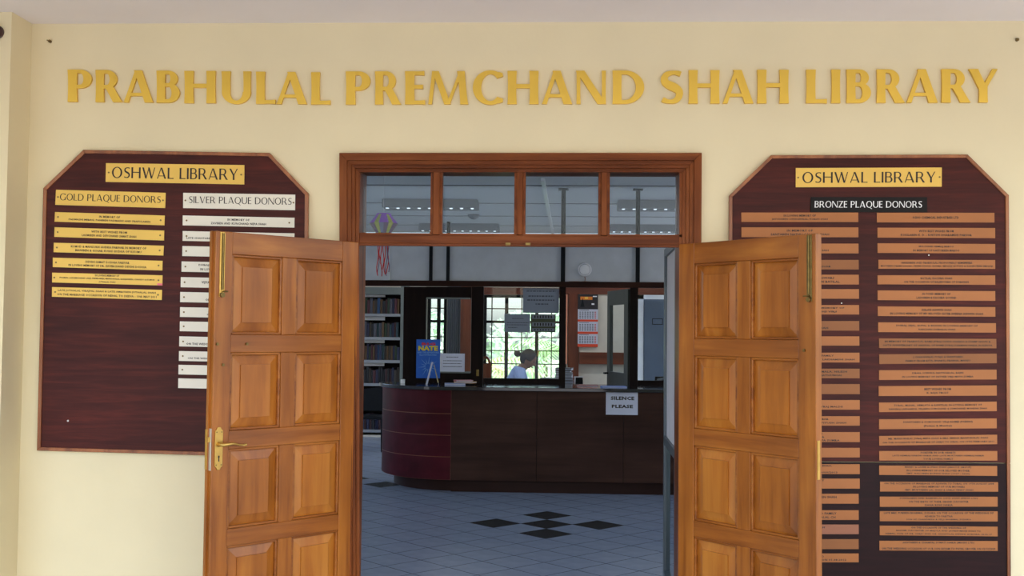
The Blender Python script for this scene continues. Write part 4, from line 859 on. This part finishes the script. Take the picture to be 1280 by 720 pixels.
# desks
dz = .93
dk = empty('office_desk', (.0, 6.9, 0), label='brown office desk behind the partition carrying book stacks', cat='desk')
box('desk_top', M['deskw'], -.65, .55, -.55, .1, dz-.03, dz, dk); box('side_panel', M['deskw'], -.63, -.6, -.5, .08, 0, dz-.03, dk); box('side_panel', M['deskw'], .5, .53, -.5, .08, 0, dz-.03, dk)
def stack(cx, cy, z, n, wx, tone, where, th=(.02, .04)):
    rr = random.Random(int(cx*1000)+n)
    cols = [((150, 146, 150), 'grey'), ((92, 60, 54), 'maroon'), ((168, 166, 176), 'pale grey'), ((60, 62, 70), 'charcoal'), ((176, 160, 130), 'buff'), ((84, 70, 60), 'brown'), ((120, 124, 150), 'slate blue'), ((70, 84, 74), 'dark green'), ((150, 110, 80), 'tan'), ((110, 104, 110), 'mid grey'), ((200, 196, 196), 'off white'), ((50, 46, 60), 'navy')]
    rr.shuffle(cols)
    ords = ['bottom', 'second from bottom', 'third from bottom', 'fourth from bottom', 'fifth from bottom', 'sixth from bottom', 'seventh from bottom', 'eighth from bottom', 'ninth from bottom', 'tenth from bottom']
    for k in range(n):
        t = rr.uniform(*th); c, nm = cols[k % 12]
        flatbook('book', (cx+rr.uniform(-.012, .012), cy, z), wx*rr.uniform(.85, 1.05), .22, t, rr.uniform(-.12, .12), bmat(c), '%s book lying %s in the %s' % (nm, 'on top' if k == n-1 else ords[k], where), 'book', where)
        z += t+.0006
stack(at(705, 470, 6.5).x, 6.5, dz+.001, 9, .20, 0, 'tall stack on the office desk')
stack(at(688, 470, 6.6).x-.01, 6.66, dz+.001, 4, .20, 0, 'low stack on the office desk', (.025, .035))
X0 = at(724, 476, 6.6).x
ds = empty('desk_phone', (X0, 6.6, dz+.001), label='small black screen with white edge on the desk right of the tall stack', cat='device')
MB().prism([(-.045, .02), (.045, .02), (.04, .13), (-.04, .13)], -.01, .02).build('screen', M['black'], ds, .004); MB().prism([(-.062, .02), (-.045, .02), (-.04, .13), (-.054, .13)], -.014, .024).build('bezel', M['white'], ds); box('stand', M['black'], -.04, .04, -.03, .05, 0, .02, ds); MB().box(-.06, .045, -.012, .022, .13, .14).build('top_edge', M['white'], ds)
# seated person's desk
wd = empty('work_desk', (-.35, 9.75, 0), label='desk under the office window where the person sits', cat='desk')
box('desk_top', M['deskw'], -.6, .9, -.35, .35, .73, .76, wd)
for a in (-.55, .85):
    for b in (-.3, .3): box('leg', M['darkw'], a-.025, a+.025, b-.025, b+.025, 0, .73, wd)
box('papers', M['paper'], -.45, -.1, 9.5, 9.72, .761, .775, label='sheaf of white papers on the desk in front of the person', cat='papers')
# person, skin-modifier body seated, side on, head bent over the desk
pr_ = empty('person', (-.68, 9.75, 0), label='seated person in a pale blue top, black hair in a bun, bent over the desk', cat='person')
def skin(name, V, Ed, Rr, m, parent, sub=2, root=0):
    me = bpy.data.meshes.new(name); me.from_pydata(V, Ed, []); o = bpy.data.objects.new(name, me); COL.objects.link(o); o.parent = parent
    o.modifiers.new('skin', 'SKIN'); ss = o.modifiers.new('sub', 'SUBSURF'); ss.levels = sub; ss.render_levels = sub
    for i, r in enumerate(Rr): me.skin_vertices[0].data[i].radius = (r, r) if not isinstance(r, tuple) else r
    me.skin_vertices[0].data[root].use_root = True; me.materials.append(m); return o
V = [(-.02, 0, .52), (0, 0, .66), (.05, 0, .82), (.10, 0, .97), (.14, 0, 1.04), (.18, 0, 1.10), (.22, 0, 1.17),
     (.10, -.17, 1.0), (.16, -.24, .84), (.36, -.16, .80), (.10, .17, 1.0), (.18, .24, .84), (.36, .14, .80),
     (.0, -.1, .5), (.40, -.1, .5), (.42, -.1, .1), (.0, .1, .5), (.40, .1, .5), (.42, .1, .1)]
Ed = [(0, 1), (1, 2), (2, 3), (3, 4), (4, 5), (5, 6), (3, 7), (7, 8), (8, 9), (3, 10), (10, 11), (11, 12), (0, 13), (13, 14), (14, 15), (0, 16), (16, 17), (17, 18)]
Rr = [.15, .14, .145, .15, .085, .055, .06, .075, .055, .038, .075, .055, .038, .10, .075, .05, .10, .075, .05]
skin('body', V, Ed, Rr, M['skin'], pr_)
Vs = V[:5]+[V[7], V[8], (.24, -.2, .82), V[10], V[11], (.24, .2, .82)]
skin('blouse', Vs, [(0, 1), (1, 2), (2, 3), (3, 4), (3, 5), (5, 6), (6, 7), (3, 8), (8, 9), (9, 10)], [.17, .16, .165, .17, .105, .092, .07, .055, .092, .07, .055], M['shirt'], pr_)
Vt = [V[0], V[13], V[14], V[15], V[16], V[17], V[18]]
skin('trousers', Vt, [(0, 1), (1, 2), (2, 3), (0, 4), (4, 5), (5, 6)], [.165, .115, .09, .07, .115, .09, .07], M['navy'], pr_)
for s_ in (-1, 1):
    hx, hy = .37, s_*.15
    Vh = [(hx-.02, hy, .80), (hx+.03, hy, .79)]; Eh = [(0, 1)]; Rh = [.028, .032]
    for k, (dy, L) in enumerate(((-.026, .06), (-.009, .07), (.009, .066), (.026, .052))):
        i = len(Vh); Vh += [(hx+.06, hy+dy, .79), (hx+.06+L*.6, hy+dy*1.1, .782), (hx+.06+L, hy+dy*1.1, .77)]; Eh += [(1, i), (i, i+1), (i+1, i+2)]; Rh += [.010, .009, .007]
    i = len(Vh); Vh += [(hx+.02, hy-s_*.04, .79), (hx+.055, hy-s_*.055, .78)]; Eh += [(0, i), (i, i+1)]; Rh += [.011, .009]
    skin('hand', Vh, Eh, Rh, M['skin'], pr_, 1)
    MB().box(.36, .6, s_*.1-.045, s_*.1+.045, 0.0, .085).build('shoe', M['black'], pr_, .02)
def ellip(c, r, n=20, m_=14, fn=None):
    vs, fs = [], []
    for i in range(m_+1):
        th = PI*i/m_
        for k in range(n):
            a = 2*PI*k/n; d = Vector((math.sin(th)*math.cos(a), math.sin(th)*math.sin(a), math.cos(th)))
            if fn: d = fn(d)
            vs.append((c[0]+d.x*r[0], c[1]+d.y*r[1], c[2]+d.z*r[2]))
    for i in range(m_):
        for k in range(n): fs.append((i*n+k, i*n+(k+1) % n, (i+1)*n+(k+1) % n, (i+1)*n+k))
    return vs, fs
def hf(d):
    x = d.x*(1-.18*max(0, -d.z)); z = d.z; y = d.y*(1-.25*max(0, -d.z))
    if d.x > .85 and abs(d.z+.1) < .25: x += .18*(1-abs(d.z+.1)*4)*(1-abs(d.y)*2)
    return Vector((x, y, z))
hd_ = empty('head_pivot'); bpy.data.objects.remove(hd_)
hc = Vector((.235, 0, 1.175))
mb = MB(); v, f = ellip((0, 0, 0), (.098, .078, .122), 28, 20, hf); mb.add(v, f, True)
for s_ in (-1, 1): v, f = ellip((-.005, s_*.078, -.01), (.018, .008, .03), 10, 8); mb.add(v, f, True)
v, f = ellip((.104, 0, -.018), (.016, .012, .02), 10, 8); mb.add(v, f, True)
v, f = ellip((.088, 0, -.06), (.014, .026, .009), 10, 8); mb.add(v, f, True)
head = mb.build('head', M['skin'], pr_); head.location = hc; head.scale = (1.12,)*3; head.rotation_euler = (0, math.radians(28), math.radians(-12))
me_ = MB()
for s_ in (-1, 1): v, f = ellip((.086, s_*.03, .012), (.01, .013, .008), 10, 8); me_.add(v, f, True)
me_.build('eyes', M['hair'], head)
mb = MB(); v, f = ellip((-.018, 0, .022), (.104, .09, .118), 24, 18, lambda d: d if d.z > -.25 or d.x < .1 else Vector((d.x*.5, d.y*.9, d.z*.6))); mb.add(v, f, True)
v, f = ellip((-.165, 0, .0), (.046, .046, .042), 16, 12); mb.add(v, f, True)
v, f = ellip((-.12, 0, .008), (.03, .03, .026), 12, 8); mb.add(v, f, True)
mb.build('hair', M['hair'], head)
ch = empty('office_chair', (-.72, 9.75, 0), label='dark chair under the seated person', cat='chair')
box('seat', M['black'], -.22, .22, -.22, .22, .33, .37, ch, .01); box('backrest', M['black'], -.26, -.22, -.2, .2, .46, .8, ch, .01)
for a in (-.2, .2):
    for b in (-.2, .2): box('leg', M['black'], a-.015, a+.015, b-.015, b+.015, 0, .33, ch)
box('back_post', M['black'], -.245, -.225, -.03, .03, .33, .47, ch)
# rounded brown chair / cabinet at the left of the office glass
x0, x1 = at(600, 460, 8.3).x, at(614, 460, 8.3).x; zt_ = at(606, 445, 8.3).z
bc = empty('wooden_chair', ((x0+x1)/2, 8.3, 0), label='rounded brown wooden chair back seen at the left end of the office glass', cat='chair')
rx_ = (x1-x0)/2
prof = [(-rx_, .45)]+[(-rx_*math.cos(a), zt_-.14+.14*math.sin(a)) for a in [PI*k/10 for k in range(11)]]+[(rx_, .45)]
inn = [(-rx_+.03, .45)]+[(-(rx_-.03)*math.cos(a), zt_-.15+.12*math.sin(a)) for a in [PI*k/10 for k in range(11)]]+[(rx_-.03, .45)]
mb = MB()
for k in range(len(prof)-1): mb.hexa([(*[prof[k][0], -.02, prof[k][1]],), (prof[k+1][0], -.02, prof[k+1][1]), (inn[k+1][0], -.02, inn[k+1][1]), (inn[k][0], -.02, inn[k][1]), (prof[k][0], .02, prof[k][1]), (prof[k+1][0], .02, prof[k+1][1]), (inn[k+1][0], .02, inn[k+1][1]), (inn[k][0], .02, inn[k][1])])
mb.build('back_frame', M['offw'], bc); box('splat', M['offw'], -rx_+.03, rx_-.03, -.005, .005, .6, zt_-.1, bc); box('seat', M['offw'], -rx_-.05, rx_+.05, -.42, .02, .42, .46, bc)
for a in (-rx_, rx_-.03):
    for b in (-.4, -.02): box('leg', M['offw'], a, a+.03, b, b+.03, 0, .42, bc)
# grey curtains and brown panel seen through the office door
cr = empty('curtain', (at(568, 400, 10.6).x, 10.6, 0), label='grey hanging curtain seen through the office door glass', cat='curtain')
mb = MB(); wv = at(577, 400, 10.6).x-at(559, 400, 10.6).x; n = 36
vs = []
for k in range(n+1):
    x = -wv/2+wv*k/n; y = .03*math.sin(k*1.1); vs += [(x, y, .15), (x, y, 2.3), (x, y+.006, .15), (x, y+.006, 2.3)]
mb.add(vs, [f for k in range(n) for f in ((4*k, 4*k+4, 4*k+5, 4*k+1), (4*k+2, 4*k+3, 4*k+7, 4*k+6))], True); mb.build('drape', M['curtain'], cr)
MB().tube([(-wv/2-.1, 0, 2.32), (wv/2-.02, 0, 2.32)], .012, 8).build('curtain_rail', M['black'], cr)
A = at(577, 400, 10.7).x; B = at(596, 400, 10.7).x; box('tall_cabinet', M['offw'], A, B, 10.5, 10.95, 0, 2.3, bevel=.004, label='tall brown cabinet beside the curtain behind the office door glass', cat='cabinet')

# ------------------------------------------------------------------ bookcase
BY = 10.2
bx0, bx1 = at(438, 400, BY).x, at(500.5, 400, BY).x
bcs = empty('bookcase', (bx0, BY, 0), label='grey metal library bookcase full of dark books at far left', cat='bookcase')
bwid = bx1-bx0
box('upright', M['shelf'], bwid, at(508, 400, BY).x-bx0, 0, .3, 0, 2.25, bcs); box('upright', M['shelf'], -.03, 0, 0, .3, 0, 2.25, bcs); box('back_panel', M['darkw'], 0, bwid, .28, .3, 0, 2.2, bcs)
box('top_panel', M['shelf'], 0, bwid, 0, .3, at(470, 368, BY).z, at(470, 359, BY).z, bcs)
lev = [at(470, y, BY).z for y in (393, 422.3, 451, 480)]
lev += [lev[3]-.345, at(470, 538, BY).z]
names = ['top', 'second', 'third', 'fourth', 'fifth', 'lowest']
pal = [((40, 46, 92), 'navy'), ((34, 34, 46), 'black'), ((120, 44, 60), 'crimson'), ((60, 70, 120), 'blue'), ((90, 74, 60), 'brown'), ((42, 84, 96), 'teal'), ((120, 120, 136), 'grey'), ((70, 50, 92), 'purple'), ((56, 84, 54), 'green'), ((140, 100, 60), 'tan'), ((84, 34, 40), 'maroon'), ((46, 100, 160), 'sky blue')]
ordw = ['first', 'second', 'third', 'fourth', 'fifth', 'sixth', 'seventh', 'eighth', 'ninth', 'tenth', 'eleventh', 'twelfth', 'thirteenth', 'fourteenth', 'fifteenth', 'sixteenth', 'seventeenth', 'eighteenth', 'nineteenth', 'twentieth']
rr = random.Random(3)
def bookmesh(t, hgt, dp, m):
    return MB().add([(0, .006, 0), (t*.25, 0, 0), (t*.75, 0, 0), (t, .006, 0), (t, dp, 0), (0, dp, 0), (0, .006, hgt), (t*.25, 0, hgt), (t*.75, 0, hgt), (t, .006, hgt), (t, dp, hgt), (0, dp, hgt)],
                    [(5, 4, 3, 2, 1, 0), (6, 7, 8, 9, 10, 11)]+[(i, (i+1) % 6, 6+(i+1) % 6, 6+i) for i in range(6)]).mesh('book', m)
vis0 = at(449, 400, BY).x+.0
for k, z in enumerate(lev):
    sh = box('shelf', M['shelf'], 0, bwid, 0, .28, z-.03, z, bcs); box('label_strip', M['metalw'], .0, bwid, -.006, 0, z-.03, z+.012, sh)
    if k in (0, 1, 2, 3): box('white_divider', M['white'], .02, bwid*.66, .14, .15, z+.262, z+.315, sh)
    x = vis0-.03; i = 0
    while x < bx1-.03 and i < 20:
        t = rr.uniform(.026, .042); c, nm = pal[rr.randrange(12)]
        if k > 2 and rr.random() < .6: c, nm = pal[rr.choice((1, 4, 10, 0))]
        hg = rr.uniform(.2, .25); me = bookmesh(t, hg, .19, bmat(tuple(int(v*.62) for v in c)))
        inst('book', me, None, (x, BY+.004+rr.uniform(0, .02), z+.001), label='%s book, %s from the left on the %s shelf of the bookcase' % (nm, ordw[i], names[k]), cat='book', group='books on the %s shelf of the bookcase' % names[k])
        x += t+.0012; i += 1
box('base_board', M['cream2'], 0, bwid, 0, .3, 0, at(470, 541, BY).z-.035, bcs)
# dark chair beside the curved end of the counter
X0 = at(462, 500, 8.4).x
dcz = empty('reading_chair', (X0, 8.4, 0), label='dark chair in front of the lower bookshelves left of the counter', cat='chair')
box('seat', M['black'], -.22, .22, -.2, .2, .42, .46, dcz, .01)
mb = MB(); mb.hexa([(-.2, .2, .5), (.2, .2, .5), (.2, .26, .83), (-.2, .26, .78), (-.2, .22, .5), (.2, .22, .5), (.2, .28, .83), (-.2, .28, .78)]); mb.build('backrest', M['black'], dcz, .006)
for a in (-.2, .2): MB().tube([(a, -.18, 0), (a*.95, -.17, .42)], .013, 8).build('leg', M['black'], dcz); MB().tube([(a, .22, 0), (a*.95, .19, .42), (a*.95, .25, .8)], .013, 8).build('leg', M['black'], dcz)

# ------------------------------------------------------------------ ceiling things
def fixture(xa, xb, yp, Y, label, n):
    A, B = at(xa, yp, Y), at(xb, yp, Y); L = B.x-A.x
    o = empty('ceiling_light', ((A.x+B.x)/2, Y, RZ), label=label, cat='ceiling light', group='louvred ceiling lights')
    box('housing', M['metalw'], -L/2, L/2, -.15, .15, -.1, 0, o, .006)
    for k in range(n): x = -L/2+L*(k+.5)/n; box('louvre', M['metalw'], x-.05, x+.05, -.14, .14, -.104, -.1, o); box('lamp_cell', M['lit'], x-.016, x+.016, -.145, -.11, -.112, -.104, o)
    ld = bpy.data.lights.new('tube_light', 'AREA'); ld.shape = 'RECTANGLE'; ld.size = L; ld.size_y = .2; ld.energy = 15; ld.color = (.93, .97, 1)
    lo = bpy.data.objects.new('tube_light', ld); COL.objects.link(lo); lo.parent = o; lo.location = (0, 0, -.12)
    return o
fixture(480, 598, 257, 6.8, 'louvred ceiling light seen through the two left transom panes, nearer one', 9)
fixture(525, 624, 284, 9.6, 'louvred ceiling light seen through the two left transom panes, farther one', 10)
fixture(772, 890, 258, 6.8, 'louvred ceiling light seen through the rightmost transom pane, nearer one', 9)
fixture(762, 860, 288, 9.6, 'louvred ceiling light seen through the rightmost transom pane, farther one', 10)
a = at(678.5, 221, 4.9); b = at(691, 291, 10.7)
MB().box(-.018, .018, -(b.y-a.y)/2, (b.y-a.y)/2, -.03, 0).build('cable_trunking', M['white'], label='thin white cable trunking running back along the library ceiling', cat='trunking')
bpy.data.objects['cable_trunking'].location = ((a.x+b.x)/2, (a.y+b.y)/2, RZ-.004); bpy.data.objects['cable_trunking'].rotation_euler.z = -math.atan2(b.x-a.x, b.y-a.y)
c0 = at(592, 270, 8.3); MB().lathe((c0.x, 8.3, RZ), [(.075, 0), (.07, -.03), (.03, -.06), (.01, -.065)], 20).build('smoke_detector', M['metalw'], label='small domed detector on the ceiling between the two left lights', cat='smoke detector')
# lantern
LY = 3.0; c0 = at(479.5, 279, LY)
ln = empty('paper_lantern', (c0.x, LY, c0.z), label='purple and lime foil lantern with red ribbons hanging inside the doorway', cat='lantern')
k_ = (at(498, 279, LY).x-at(461, 279, LY).x)/2
ztp = at(479, 267, LY).z-c0.z; zmd = at(479, 279.5, LY).z-c0.z; zbt = at(479, 293, LY).z-c0.z
MB().lathe((0, 0, 0), [(k_*.5, ztp), (k_*.5, ztp-.012), (k_*.42, ztp-.014)], 20).build('cap', M['purple'], ln)
NG = 18
for g in range(NG):
    a0, a1 = 2*PI*g/NG, 2*PI*(g+1)/NG
    for (r0, z0, r1, z1, mm) in ((k_*.5, ztp-.01, k_*.97, zmd, 'purple'), (k_*.97, zmd, k_*.45, zbt, None)):
        m_n = mm or 'mauve'
        if g % 3 == 0: m_n = 'lime' if mm is None else 'lime'
        if g % 3 == 1 and mm is None: m_n = 'silver' if g % 2 else 'mauve'
        am = (a0+a1)/2
        MB().add([(r0*math.cos(a0), r0*math.sin(a0), z0), (r0*math.cos(a1), r0*math.sin(a1), z0), (r1*math.cos(a1), r1*math.sin(a1), z1), (r1*math.cos(a0), r1*math.sin(a0), z1)], [(0, 1, 2, 3)]).build('gore', M[m_n], ln)
MB().lathe((0, 0, 0), [(k_*.45, zbt), (k_*.4, zbt-.012), (k_*.1, zbt-.014)], 20).build('base_ring', M['purple'], ln)
MB().tube([(0, 0, ztp-.01), (-.005, 0, RZ-c0.z)], .0015, 5).build('string', M['white'], ln)
rr = random.Random(5)
for k in range(9):
    a = 2*PI*k/9; x, y = k_*.36*math.cos(a), k_*.36*math.sin(a); zb_ = at(479, rr.uniform(330, 346), LY).z-c0.z; n = 10; vs = []
    for j in range(n+1):
        q = j/n; ox = .010*math.sin(q*9+k*2)*q; z = zbt+(zb_-zbt)*q; vs += [(x+ox-.0035, y, z), (x+ox+.0035, y+.003*math.sin(q*14), z), (x+ox+.0035, y+.001, z), (x+ox-.0035, y+.001, z)]
    MB().add(vs, [f for j in range(n) for f in ((4*j, 4*j+1, 4*j+5, 4*j+4), (4*j+2, 4*j+3, 4*j+7, 4*j+6))]).build('ribbon', M['tassel'] if k % 4 else M['mauve'], ln)

# ------------------------------------------------------------------ garden behind the window
def palm(x, y, z, n, L, seed, label, m):
    rr = random.Random(seed); o = empty('palm', (x, y, -.1), label=label, cat='palm')
    MB().tube([(0, 0, 0), (.05, 0, z*.5), (0, 0, z+.1)], [.14, .12, .1], 10).build('trunk', M['trunk'], o)
    for k in range(n):
        a = 2*PI*k/n+rr.uniform(-.2, .2); up0 = rr.uniform(.5, 1.2); mb = MB(); pts = []
        for j in range(13):
            q = j/12; r = L*q; h = z+.1+up0*L*.6*q-L*.9*q*q*rr.uniform(.95, 1.05); pts.append(Vector((math.cos(a)*r*.8, math.sin(a)*r*.8, h)))
        mb.tube(pts, .008, 4)
        sd_ = Vector((-math.sin(a), math.cos(a), 0))
        for j in range(1, 12):
            for sgn in (-1, 1):
                for e in (0, .5):
                    p_ = pts[j].lerp(pts[j+1], e); tip = p_+sd_*sgn*.32*(1-abs(j/12-.45))+Vector((0, 0, -.16))+(pts[j]-pts[j-1])*.8; t_ = (pts[j]-pts[j-1]).normalized()*.02
                    mb.add([p_-t_, p_+t_, tip], [(0, 1, 2)])
        mb.build('frond', m, o)
palm(-1.5, 13.2, .9, 13, 1.9, 1, 'yellow green palm outside the left half of the office window', M['frondy'])
palm(.1, 14.0, 1.2, 13, 2.0, 2, 'green palm outside the right half of the office window', M['frond'])
palm(-3.2, 14.3, 1.0, 13, 2.0, 4, 'green palm outside the narrow window behind the office door', M['frond'])
for k, (x, y, r) in enumerate(((-3.1, 17, 1.3), (-.3, 17.2, 1.35), (2.5, 17, 1.3), (-6.0, 17.2, 1.4))):
    rr = random.Random(20+k); o = empty('shrub', (x, y, -.1), label='leafy garden shrub beyond the palms, %s' % ('behind the yellow green palm', 'behind the seated person', 'behind the green palm at right', 'beyond the narrow window')[k], cat='shrub', group='shrubs beyond the office window')
    mb = MB()
    for j in range(1500):
        d = Vector((rr.gauss(0, 1), rr.gauss(0, 1), rr.gauss(0, 1))).normalized()*r*rr.uniform(.75, 1); c = Vector((0, 0, r*.8))+Vector((d.x, d.y*.7, d.z*.9)); u_ = Vector((rr.gauss(0, 1), rr.gauss(0, 1), rr.gauss(0, 1))).normalized()*.1; w2 = u_.orthogonal().normalized()*.05
        mb.add([c-u_, c+w2, c+u_, c-w2], [(0, 1, 2, 3)])
    mb.build('foliage', M['leafg'], o, kind='stuff'); MB().tube([(0, 0, 0), (0, 0, r)], [.08, .04], 8).build('trunk', M['trunk'], o)

flush_text()
bpy.context.view_layer.update()
